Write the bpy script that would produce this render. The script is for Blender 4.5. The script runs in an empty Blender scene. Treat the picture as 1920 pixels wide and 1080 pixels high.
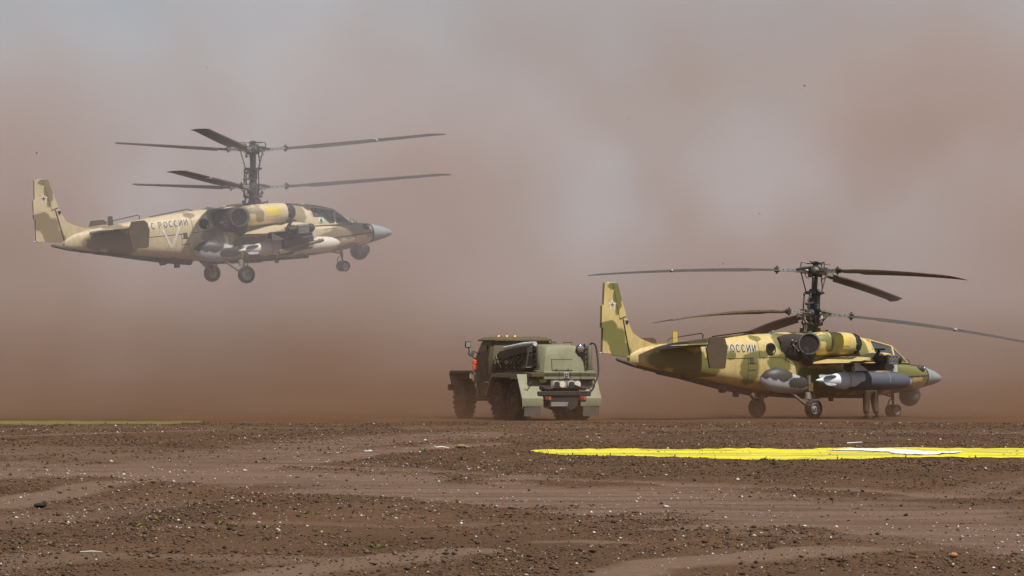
import bpy, bmesh, math, random
import numpy as np
from mathutils import Vector, Matrix, Euler

R = math.radians
rnd = random.Random(7)
nrng = np.random.default_rng(11)
sc = bpy.context.scene
col = sc.collection

# ------------------------------------------------------------------ camera
F_PX, CAM_H = 6490.0, 1.7            # focal length in pixels of a 1920 wide picture, eye height
HORIZON = 683.0
cam_d = bpy.data.cameras.new('camera')
cam = bpy.data.objects.new('camera', cam_d)
col.objects.link(cam)
cam_d.sensor_width = 36.0
cam_d.lens = F_PX / 1920.0 * 36.0
cam_d.clip_start = 0.5
cam_d.clip_end = 20000.0
cam.location = (0, 0, CAM_H)
cam.rotation_euler = (R(90) + math.atan((HORIZON - 540.0) / F_PX), 0, 0)
sc.camera = cam

# ------------------------------------------------------------------ sky, sun, exposure
SUN_EL, SUN_AZ = 61.0, 138.0         # azimuth clockwise from +Y: behind the camera, to the right
world = bpy.data.worlds.new('World')
sc.world = world
world.use_nodes = True
wn = world.node_tree.nodes
wl = world.node_tree.links
bg = wn['Background']
sky = wn.new('ShaderNodeTexSky')
sky.sky_type = 'NISHITA'
sky.sun_disc = False
sky.sun_elevation = R(SUN_EL)
sky.sun_rotation = R(SUN_AZ)
sky.air_density = 1.0
sky.dust_density = 1.0
sky.ozone_density = 1.0
wl.new(sky.outputs[0], bg.inputs[0])
bg.inputs[1].default_value = 0.065
sun_d = bpy.data.lights.new('sun', 'SUN')
sun_d.energy = 5.0
sun_d.angle = R(0.8)
sun_d.color = (1.0, 0.95, 0.87)
sun = bpy.data.objects.new('sun', sun_d)
col.objects.link(sun)
sdir = Vector((math.sin(R(SUN_AZ)) * math.cos(R(SUN_EL)), math.cos(R(SUN_AZ)) * math.cos(R(SUN_EL)), math.sin(R(SUN_EL))))
sun.rotation_euler = sdir.to_track_quat('Z', 'Y').to_euler()
sun.location = (30, -20, 60)
vs = sc.view_settings
vs.view_transform = 'Standard'
vs.look = 'None'
vs.exposure = 0.0
vs.gamma = 1.0
vs.use_curve_mapping = False
cy = sc.cycles
cy.max_bounces = 6
cy.volume_bounces = 1
cy.volume_max_steps = 256
cy.volume_step_rate = 1.0
cy.caustics_reflective = False
cy.caustics_refractive = False
cy.use_denoising = True


# ------------------------------------------------------------------ helpers
def put(o, label=None, cat=None, group=None, kind=None):
    if label: o['label'] = label
    if cat: o['category'] = cat
    if group: o['group'] = group
    if kind: o['kind'] = kind
    return o


def empty(name, loc=(0, 0, 0), rot=(0, 0, 0)):
    o = bpy.data.objects.new(name, None)
    col.objects.link(o)
    o.location = loc
    o.rotation_euler = rot
    o.empty_display_size = 0.3
    return o


def frame_of(d):
    d = Vector(d).normalized()
    a = Vector((0, 0, 1)) if abs(d.z) < 0.9 else Vector((1, 0, 0))
    s = d.cross(a).normalized()
    return d, s, s.cross(d).normalized()


class MB:
    """collects shapes, builds ONE mesh object"""
    def __init__(self):
        self.v, self.f = [], []

    def add(self, vs_, fs_):
        o = len(self.v)
        self.v += [tuple(p) for p in vs_]
        self.f += [tuple(i + o for i in f) for f in fs_]
        return self

    def loft(self, rings, cap0=True, cap1=True, closed=True):
        n = len(rings[0])
        vs_ = [p for r in rings for p in r]
        fs_ = []
        for i in range(len(rings) - 1):
            for j in range(n if closed else n - 1):
                k = (j + 1) % n
                fs_.append((i * n + j, i * n + k, (i + 1) * n + k, (i + 1) * n + j))
        if cap0: fs_.append(tuple(range(n - 1, -1, -1)))
        if cap1: fs_.append(tuple((len(rings) - 1) * n + j for j in range(n)))
        return self.add(vs_, fs_)

    def tube(self, pts, r, n=10, caps=True):
        pts = [Vector(p) for p in pts]
        rs = r if isinstance(r, (list, tuple)) else [r] * len(pts)
        rings = []
        up = None
        for i, p in enumerate(pts):
            d = (pts[min(i + 1, len(pts) - 1)] - pts[max(i - 1, 0)]).normalized()
            if up is None:
                _, s, u = frame_of(d)
            else:
                s = d.cross(up)
                s = s.normalized() if s.length > 1e-5 else frame_of(d)[1]
                u = s.cross(d).normalized()
            up = u
            rings.append([p + (s * math.cos(a) + u * math.sin(a)) * rs[i] for a in (2 * math.pi * k / n for k in range(n))])
        return self.loft(rings, caps, caps)

    def lathe(self, o, d, prof, n=20, caps=True):
        """prof: (distance along d, radius)"""
        o = Vector(o)
        d, s, u = frame_of(d)
        rings = [[o + d * t + (s * math.cos(a) + u * math.sin(a)) * max(r, 1e-4) for a in (2 * math.pi * k / n for k in range(n))] for t, r in prof]
        return self.loft(rings, caps, caps)

    def box(self, c, s, rot=None, taper=1.0, ch=0.0):
        """box centre c, size s, optional Euler/Matrix rotation; taper scales the top; ch chamfers the vertical+top edges"""
        x, y, z = s[0] / 2, s[1] / 2, s[2] / 2
        m = rot.to_matrix() if isinstance(rot, Euler) else (rot or Matrix.Identity(3))
        c = Vector(c)
        if ch <= 0:
            p = [(-x, -y, -z), (x, -y, -z), (x, y, -z), (-x, y, -z), (-x * taper, -y * taper, z), (x * taper, -y * taper, z), (x * taper, y * taper, z), (-x * taper, y * taper, z)]
            return self.add([c + m @ Vector(q) for q in p], [(3, 2, 1, 0), (4, 5, 6, 7), (0, 1, 5, 4), (1, 2, 6, 5), (2, 3, 7, 6), (3, 0, 4, 7)])
        def ring(zz, k, t):
            xx, yy = (x - k) * t, (y - k) * t
            h = ch * t
            return [c + m @ Vector(q) for q in ((-xx + 0, -yy - h + 0, zz), (xx, -yy - h, zz), (xx + h, -yy, zz), (xx + h, yy, zz), (xx, yy + h, zz), (-xx, yy + h, zz), (-xx - h, yy, zz), (-xx - h, -yy, zz))]
        def ring2(zz, k, t):
            xx, yy = (x - 2 * ch) * t, (y - 2 * ch) * t
            h = ch * t
            return [c + m @ Vector(q) for q in ((-xx, -yy - h, zz), (xx, -yy - h, zz), (xx + h, -yy, zz), (xx + h, yy, zz), (xx, yy + h, zz), (-xx, yy + h, zz), (-xx - h, yy, zz), (-xx - h, -yy, zz))]
        return self.loft([ring2(-z, ch, 1), ring(-z + ch, ch, 1), ring(z - ch, ch, taper), ring2(z, ch, taper)])

    def prism(self, poly, y0, y1, axis='y'):
        """polygon in (x,z) pulled from y0 to y1 (axis y), or in (x,y) along z, or (y,z) along x"""
        def P(a, b, t):
            return {'y': (a, t, b), 'z': (a, b, t), 'x': (t, a, b)}[axis]
        n = len(poly)
        return self.add([P(a, b, y0) for a, b in poly] + [P(a, b, y1) for a, b in poly],
                        [tuple(range(n))[::-1], tuple(range(n, 2 * n))] + [(i, (i + 1) % n, n + (i + 1) % n, n + i) for i in range(n)])

    def ball(self, c, r, n=20, m=12, sq=(1, 1, 1)):
        rings = []
        for i in range(m + 1):
            t = -math.pi / 2 + math.pi * i / m
            rr = max(math.cos(t), 1e-3)
            rings.append([(c[0] + r * sq[0] * rr * math.cos(2 * math.pi * k / n), c[1] + r * sq[1] * rr * math.sin(2 * math.pi * k / n), c[2] + r * sq[2] * math.sin(t)) for k in range(n)])
        return self.loft(rings)

    def build(self, name, m, parent=None, smooth=35, loc=None):
        me = bpy.data.meshes.new(name)
        me.from_pydata(self.v, [], self.f)
        me.validate()
        bm = bmesh.new()
        bm.from_mesh(me)
        bmesh.ops.recalc_face_normals(bm, faces=bm.faces)
        bm.to_mesh(me)
        bm.free()
        if smooth:
            for p in me.polygons: p.use_smooth = True
            me.set_sharp_from_angle(angle=R(smooth))
        me.materials.append(m)
        o = bpy.data.objects.new(name, me)
        col.objects.link(o)
        if parent: o.parent = parent
        if loc: o.location = loc
        return o


def mirror_y(pts):
    return [(p[0], -p[1], p[2]) for p in pts]


# ------------------------------------------------------------------ materials
def nodes_of(name):
    m = bpy.data.materials.new(name)
    m.use_nodes = True
    return m, m.node_tree.nodes, m.node_tree.links, m.node_tree.nodes['Principled BSDF']


def ramp(n, stops):
    r = n.new('ShaderNodeValToRGB')
    e = r.color_ramp.elements
    while len(e) < len(stops): e.new(0.5)
    for el, (p, c) in zip(e, stops):
        el.position = p
        el.color = (*c, 1) if len(c) == 3 else c
    return r


def noise(n, l, scale, detail=4, rough=0.6, vec=None):
    t = n.new('ShaderNodeTexNoise')
    t.inputs['Scale'].default_value = scale
    t.inputs['Detail'].default_value = detail
    t.inputs['Roughness'].default_value = rough
    if vec is not None: l.new(vec, t.inputs['Vector'])
    return t


def mix(n, l, f, a, b, mode='MIX'):
    x = n.new('ShaderNodeMix')
    x.data_type = 'RGBA'
    x.blend_type = mode
    for s, v in ((x.inputs[0], f), (x.inputs[6], a), (x.inputs[7], b)):
        if isinstance(v, (int, float)): s.default_value = v
        elif isinstance(v, tuple): s.default_value = (*v, 1)
        else: l.new(v, s)
    return x.outputs[2]


def wear_mat(name, c, rough=0.6, metal=0.0, c2=None, scale=6.0, dirt=(0.20, 0.13, 0.09), dirt_amt=0.35, bump=0.15):
    """paint or metal with blotchy wear and a film of soil dust"""
    m, n, l, b = nodes_of(name)
    tc = n.new('ShaderNodeTexCoord')
    n1 = noise(n, l, scale, 5, 0.65, tc.outputs['Object'])
    n2 = noise(n, l, scale * 5, 4, 0.7, tc.outputs['Object'])
    c2 = c2 or tuple(x * 0.72 for x in c)
    base = mix(n, l, ramp_out(n, l, n1.outputs[0], 0.35, 0.7), c, c2)
    base = mix(n, l, ramp_out(n, l, n2.outputs[0], 0.5, 0.85, dirt_amt), base, dirt)
    l.new(base, b.inputs['Base Color'])
    b.inputs['Roughness'].default_value = rough
    b.inputs['Metallic'].default_value = metal
    if bump:
        bp = n.new('ShaderNodeBump')
        bp.inputs['Strength'].default_value = bump
        bp.inputs['Distance'].default_value = 0.01
        l.new(n2.outputs[0], bp.inputs['Height'])
        l.new(bp.outputs[0], b.inputs['Normal'])
    return m


def ramp_out(n, l, src, lo, hi, top=1.0):
    mr = n.new('ShaderNodeMapRange')
    mr.inputs[1].default_value = lo
    mr.inputs[2].default_value = hi
    mr.inputs[3].default_value = 0.0
    mr.inputs[4].default_value = top
    l.new(src, mr.inputs[0])
    return mr.outputs[0]


# camouflage and painted shade blobs in helicopter coordinates: x, z, half length, half height
CAMO_SHADE = [(-8.55, 2.72, .42, .30), (-8.15, 2.40, .36, .42), (-7.95, 2.08, .30, .22), (-8.12, 3.75, .17, .52), (-8.3, 4.1, .2, .15),
        (-6.25, 1.88, .85, .34), (-5.6, 1.72, .6, .42), (-5.9, 2.35, .4, .2), (-5.0, 1.6, .5, .3), (-2.98, 2.50, .20, .13), (-3.35, 1.55, .34, .50), (-3.05, 1.97, .5, .12),  # boom blobs below the stabiliser: camouflage, enlarged to paint in its shadow
        (-4.05, 1.98, .22, .16), (-1.95, 2.45, .45, .30), (-2.2, 1.72, .45, .28), (-1.0, 2.55, .45, .14), (-.62, 2.35, .20, .30), (1.12, 2.35, .46, .6), (.35, 1.85, .5, .14), (-.35, 1.8, .3, .1),
        (2.45, 1.30, .55, .26), (3.35, 1.50, .80, .30), (4.35, 1.55, .45, .35), (3.3, .85, .7, .16), (1.6, 1.02, .7, .42), (.0, 1.12, 1.35, .46), (-1.0, 1.35, .5, .3)]  # closing blobs also paint the stub wing's shade into the lower hull


CAMO_SHADE_B = [b_ for b_ in CAMO_SHADE if b_[0] not in (-3.35, -3.05, -4.05, -5.0)]


def camo_mat(name, tan, tan2, dark, dirt, blobs=CAMO_SHADE, soot=((-1.75, 2.2, .5, .5),)):
    m, n, l, b = nodes_of(name)
    tc = n.new('ShaderNodeTexCoord')
    wob = noise(n, l, 2.2, 3, 0.55, tc.outputs['Object'])
    sub = n.new('ShaderNodeVectorMath'); sub.operation = 'SUBTRACT'
    l.new(wob.outputs[1], sub.inputs[0]); sub.inputs[1].default_value = (.5, .5, .5)
    scl = n.new('ShaderNodeVectorMath'); scl.operation = 'SCALE'
    l.new(sub.outputs[0], scl.inputs[0]); scl.inputs['Scale'].default_value = 0.45
    add = n.new('ShaderNodeVectorMath'); add.operation = 'ADD'
    l.new(tc.outputs['Object'], add.inputs[0]); l.new(scl.outputs[0], add.inputs[1])
    acc = None
    for x, z, rx, rz in blobs:
        s = n.new('ShaderNodeVectorMath'); s.operation = 'SUBTRACT'
        l.new(add.outputs[0], s.inputs[0]); s.inputs[1].default_value = (x, 0, z)
        k = n.new('ShaderNodeVectorMath'); k.operation = 'MULTIPLY'
        l.new(s.outputs[0], k.inputs[0]); k.inputs[1].default_value = (1 / rx, 0, 1 / rz)
        d = n.new('ShaderNodeVectorMath'); d.operation = 'LENGTH'
        l.new(k.outputs[0], d.inputs[0])
        if acc is None: acc = d.outputs['Value']
        else:
            mn = n.new('ShaderNodeMath'); mn.operation = 'MINIMUM'
            l.new(acc, mn.inputs[0]); l.new(d.outputs['Value'], mn.inputs[1])
            acc = mn.outputs[0]
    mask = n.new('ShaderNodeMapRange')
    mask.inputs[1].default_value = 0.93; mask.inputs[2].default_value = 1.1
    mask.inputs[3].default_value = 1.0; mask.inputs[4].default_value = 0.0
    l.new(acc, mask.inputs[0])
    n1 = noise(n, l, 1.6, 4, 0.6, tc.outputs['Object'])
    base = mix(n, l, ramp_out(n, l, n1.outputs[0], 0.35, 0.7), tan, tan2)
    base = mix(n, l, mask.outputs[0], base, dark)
    for x, z, rx, rz in soot:
        q = n.new('ShaderNodeVectorMath'); q.operation = 'SUBTRACT'
        l.new(add.outputs[0], q.inputs[0]); q.inputs[1].default_value = (x, 0, z)
        k = n.new('ShaderNodeVectorMath'); k.operation = 'MULTIPLY'
        l.new(q.outputs[0], k.inputs[0]); k.inputs[1].default_value = (1 / rx, 0, 1 / rz)
        d = n.new('ShaderNodeVectorMath'); d.operation = 'LENGTH'
        l.new(k.outputs[0], d.inputs[0])
        mr = n.new('ShaderNodeMapRange')
        for i_, v_ in enumerate((.55, 1.15, .88, 0)): mr.inputs[i_ + 1].default_value = v_
        l.new(d.outputs['Value'], mr.inputs[0])
        base = mix(n, l, mr.outputs[0], base, (.055, .045, .034))
    # streaked grime: stretched noise, stronger low on the hull
    mp = n.new('ShaderNodeMapping')
    mp.inputs['Scale'].default_value = (5, 5, 1.2)
    l.new(tc.outputs['Object'], mp.inputs[0])
    n2 = noise(n, l, 2.5, 6, 0.7, mp.outputs[0])
    base = mix(n, l, ramp_out(n, l, n2.outputs[0], 0.48, 0.8, 0.6), base, dirt)
    n3 = noise(n, l, 30, 3, 0.6, tc.outputs['Object'])
    base = mix(n, l, ramp_out(n, l, n3.outputs[0], 0.55, 0.8, 0.3), base, dirt)
    l.new(base, b.inputs['Base Color'])
    b.inputs['Roughness'].default_value = 0.55
    bp = n.new('ShaderNodeBump')
    bp.inputs['Strength'].default_value = 0.12
    bp.inputs['Distance'].default_value = 0.02
    l.new(n2.outputs[0], bp.inputs['Height'])
    l.new(bp.outputs[0], b.inputs['Normal'])
    return m


def tank_mat(name, pale, navy, blobs):
    m, n, l, b = nodes_of(name)
    tc = n.new('ShaderNodeTexCoord')
    wob = noise(n, l, 2.0, 3, 0.5, tc.outputs['Object'])
    sub = n.new('ShaderNodeVectorMath'); sub.operation = 'MULTIPLY_ADD'
    l.new(wob.outputs[1], sub.inputs[0]); sub.inputs[1].default_value = (.5, .5, .5); sub.inputs[2].default_value = (-.25, -.25, -.25)
    add = n.new('ShaderNodeVectorMath'); add.operation = 'ADD'
    l.new(tc.outputs['Object'], add.inputs[0]); l.new(sub.outputs[0], add.inputs[1])
    acc = None
    for x, z, rx, rz in blobs:
        s = n.new('ShaderNodeVectorMath'); s.operation = 'SUBTRACT'
        l.new(add.outputs[0], s.inputs[0]); s.inputs[1].default_value = (x, 0, z)
        k = n.new('ShaderNodeVectorMath'); k.operation = 'MULTIPLY'
        l.new(s.outputs[0], k.inputs[0]); k.inputs[1].default_value = (1 / rx, 0, 1 / rz)
        d = n.new('ShaderNodeVectorMath'); d.operation = 'LENGTH'
        l.new(k.outputs[0], d.inputs[0])
        if acc is None: acc = d.outputs['Value']
        else:
            mn = n.new('ShaderNodeMath'); mn.operation = 'MINIMUM'
            l.new(acc, mn.inputs[0]); l.new(d.outputs['Value'], mn.inputs[1])
            acc = mn.outputs[0]
    mask = n.new('ShaderNodeMapRange')
    mask.inputs[1].default_value = 0.97; mask.inputs[2].default_value = 1.04
    mask.inputs[3].default_value = 1.0; mask.inputs[4].default_value = 0.0
    l.new(acc, mask.inputs[0])
    base = mix(n, l, mask.outputs[0], pale, navy)
    n3 = noise(n, l, 14, 5, 0.7, tc.outputs['Object'])
    base = mix(n, l, ramp_out(n, l, n3.outputs[0], 0.5, 0.8, 0.35), base, (.2, .15, .11))
    l.new(base, b.inputs['Base Color'])
    b.inputs['Roughness'].default_value = 0.5
    return m


def glass_mat():
    m, n, l, b = nodes_of('cockpit_glass')
    b.inputs['Base Color'].default_value = (.34, .36, .36, 1)
    b.inputs['Roughness'].default_value = 0.06
    b.inputs['Transmission Weight'].default_value = 0.8
    b.inputs['IOR'].default_value = 1.05
    b.inputs['Coat Weight'].default_value = 0.6
    b.inputs['Coat Roughness'].default_value = 0.12
    return m


def lamp_mat(name, c, e=0.0):
    m, n, l, b = nodes_of(name)
    b.inputs['Base Color'].default_value = (*c, 1)
    b.inputs['Roughness'].default_value = 0.25
    if e:
        b.inputs['Emission Color'].default_value = (*c, 1)
        b.inputs['Emission Strength'].default_value = e
    return m


M = dict(
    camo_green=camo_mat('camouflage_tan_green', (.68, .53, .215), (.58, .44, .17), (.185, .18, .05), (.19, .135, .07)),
    camo_brown=camo_mat('camouflage_tan_brown', (.68, .56, .35), (.60, .48, .28), (.27, .21, .12), (.24, .18, .12), CAMO_SHADE_B, ((-1.85, 2.25, .55, .55), (-2.0, 1.65, .42, .55))),
    dark=wear_mat('dark_equipment_metal', (.035, .032, .03), .55, .3, scale=9),
    soot=wear_mat('sooty_metal', (.036, .026, .021), .8, .1, (.018, .014, .012), 7, (.12, .075, .05), .45, .3),
    steel=wear_mat('worn_steel', (.34, .33, .31), .45, .6, (.18, .17, .16), 14),
    hub=wear_mat('oily_hub_metal', (.12, .11, .09), .5, .5, (.05, .045, .04), 18, (.22, .16, .1), .5),
    alum=wear_mat('bare_aluminium', (.62, .6, .56), .4, .6, (.4, .38, .36), 14, dirt_amt=.25),
    blade=wear_mat('rotor_blade_skin', (.075, .062, .052), .6, 0, (.05, .042, .036), 3, (.16, .1, .07), .45, .05),
    blade_edge=wear_mat('worn_blade_edge', (.24, .15, .09), .5, .1, (.14, .09, .06), 4),
    radome=wear_mat('radome_grey', (.33, .37, .39), .5, 0, (.27, .31, .33), 2.5, dirt_amt=.22),
    grey=wear_mat('blue_grey_paint', (.36, .38, .40), .5, 0, (.25, .27, .29), 4),
    pale=wear_mat('pale_grey_paint', (.56, .58, .58), .5, 0, (.42, .43, .43), 5),
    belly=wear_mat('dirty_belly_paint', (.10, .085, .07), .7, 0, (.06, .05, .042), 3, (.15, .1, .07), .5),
    tank_navy=tank_mat('tank_pale_and_navy', (.74, .80, .84), (.085, .10, .135), [(.86, 1.10, 1.02, 3.0), (-.25, .85, .5, .30)]),
    tank_cream=tank_mat('tank_pale_and_brown', (.68, .62, .52), (.09, .075, .055), [(-.15, 1.1, .32, .28), (-.7, .85, .3, .1)]),
    sponson=tank_mat('fairing_grey_and_dark', (.42, .42, .41), (.05, .048, .046), [(-2.55, 1.5, .6, .36), (-1.75, 1.12, .45, .2), (-1.2, 1.4, .5, .2)]),
    turret=wear_mat('turret_grey', (.12, .12, .125), .45, .1, (.085, .082, .082), 4),
    glass=glass_mat(),
    white=wear_mat('white_marking_paint', (.86, .84, .80), .6, 0, (.6, .58, .54), 12, dirt_amt=.25, bump=0),
    bore=wear_mat('burnt_bore', (.012, .01, .009), .95, 0, bump=0, dirt_amt=.1),
    ink=wear_mat('blue_black_marking_paint', (.05, .05, .07), .6, 0, dirt_amt=.25, bump=0),
    red=wear_mat('red_marking_paint', (.45, .05, .04), .6, 0, dirt_amt=.2, bump=0),
    star_dull=wear_mat('dull_red_marking_paint', (.36, .19, .11), .6, 0, dirt_amt=.3, bump=0),
    yellow=wear_mat('yellow_number_paint', (.72, .56, .08), .6, 0, (.62, .42, .12), 3, dirt_amt=.15, bump=0),
    badge=wear_mat('green_badge_paint', (.05, .22, .07), .6, 0, dirt_amt=.1, bump=0),
    rubber=wear_mat('dusty_tyre_rubber', (.035, .03, .028), .9, 0, (.025, .022, .02), 6, (.16, .1, .07), .75, .3),
    rim=wear_mat('wheel_rim_grey', (.40, .37, .33), .55, .1, (.24, .2, .17), 8, dirt_amt=.5),
    seam=wear_mat('panel_gap_black', (.02, .017, .014), .9, 0, bump=0),
    seat=wear_mat('seat_cloth', (.10, .09, .07), .9, 0),
    olive=wear_mat('launch_tube_olive', (.19, .135, .035), .55, 0, (.13, .092, .028), 5),
)


# ------------------------------------------------------------------ ground
def g(px, py):
    """point of the flat field that the photograph shows at a pixel"""
    y = F_PX * CAM_H / (py - HORIZON)
    return ((px - 960.0) * y / F_PX, y)


def vnoise(x, y, seed):
    def h(i, j):
        a = (i.astype(np.int64) * 374761393 + j.astype(np.int64) * 668265263 + seed * 69069) & 0x7fffffff
        a = ((a ^ (a >> 13)) * 1274126177) & 0x7fffffff
        return ((a ^ (a >> 16)) & 0xffff) / 65535.0
    i, j = np.floor(x), np.floor(y)
    u, v = x - i, y - j
    u, v = u * u * (3 - 2 * u), v * v * (3 - 2 * v)
    return (h(i, j) * (1 - u) + h(i + 1, j) * u) * (1 - v) + (h(i, j + 1) * (1 - u) + h(i + 1, j + 1) * u) * v


def fbm(x, y, seed, o=4):
    s, a, t = 0, 1, 0
    for k in range(o):
        s = s + a * vnoise(x * 2 ** k, y * 2 ** k, seed + k)
        t += a
        a *= .5
    return s / t


# wheel tracks and scraped strips, each a line over the field: points, half width in metres, strength, kind
TRACKS = [
    ([(-200, 890), (150, 885), (480, 893), (760, 908), (960, 922), (1385, 950), (1920, 992), (2300, 1030)], 2.0, 1.0, 0),
    ([(-200, 872), (150, 873), (420, 885), (620, 893)], 2.2, .9, 0),
    ([(-200, 850), (80, 842), (240, 845), (400, 868)], 2.4, .55, 0),
    ([(330, 872), (480, 848), (660, 826), (900, 811)], 1.6, .75, 0),
    ([(420, 880), (640, 853), (745, 842), (900, 829)], .55, 1.0, 0),
    ([(480, 862), (700, 876), (880, 884), (1000, 890)], .5, .8, 0),
    ([(960, 892), (1310, 906), (1600, 916), (2000, 935)], .45, .9, 0),
    ([(1200, 912), (1500, 934), (2000, 955)], .9, .7, 0),
    ([(-60, 952), (60, 938), (150, 920), (235, 905)], .45, .9, 1),
    ([(-60, 985), (150, 960), (330, 940)], .9, .45, 0),
    ([(1130, 1095), (1190, 1072), (1290, 1056), (1400, 1046), (1560, 1030)], .42, 1.0, 1),
    ([(1230, 994), (1300, 990), (1390, 984)], .35, .8, 1),
    ([(1040, 1018), (1100, 1015), (1150, 1016)], .3, .8, 1),
    ([(480, 1090), (640, 1062), (740, 1045), (860, 1036)], .4, .9, 1),
    ([(-60, 1075), (120, 1040), (330, 1046), (560, 1052), (700, 1050)], .6, .6, 1),
    ([(250, 990), (500, 980), (800, 985), (1100, 976), (1400, 968)], .35, .5, 0),
    ([(-60, 818), (60, 816), (200, 812), (420, 806)], .5, .7, 1),
    ([(1000, 800), (1400, 806), (1960, 812)], 1.2, .45, 0),
    ([(200, 800), (700, 803), (1100, 797)], 1.2, .4, 0),
    ([(1500, 1000), (1700, 1010), (1960, 1002)], .5, .5, 0),
    ([(1750, 930), (1850, 912), (1960, 895)], .6, .6, 0),
]


def track_masks(X, Y):
    out = [np.zeros_like(X), np.zeros_like(X)]
    wob = (fbm(X * 1.3, Y * .5, 5, 3) - .5)
    for pts, hw, st, kind in TRACKS:
        w = [g(*p) for p in pts]
        best = np.full(X.shape, 1e9)
        for (ax, ay), (bx, by) in zip(w, w[1:]):
            dx, dy = bx - ax, by - ay
            t = np.clip(((X - ax) * dx + (Y - ay) * dy) / (dx * dx + dy * dy), 0, 1)
            best = np.minimum(best, np.hypot(X - ax - t * dx, Y - ay - t * dy))
        e = best / hw + wob * 1.6
        m = np.clip((1.25 - e) / .5, 0, 1) * st
        out[kind] = np.maximum(out[kind], m)
    return out


def field_height(X, Y):
    h = (fbm(X * .12, Y * .05, 21, 3) - .5) * .09
    h += (fbm(X * .9, Y * .45, 31, 4) - .5) * .05
    t0, t1 = track_masks(X, Y)
    h += (fbm(X * 6, Y * 4, 41, 3) - .5) * .03 * (1 - .8 * np.maximum(t0, t1))
    h += (vnoise(X * .5, Y * 4.5, 77) - .5) * .03 * t0
    h -= .035 * t0
    h += .012 * t1
    near = np.clip((Y - 15) / 10, 0, 1) * np.clip((108 - Y) / 8, 0, 1) * np.clip((28 - np.abs(X)) / 8, 0, 1)
    return h * near, t0, t1


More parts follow.
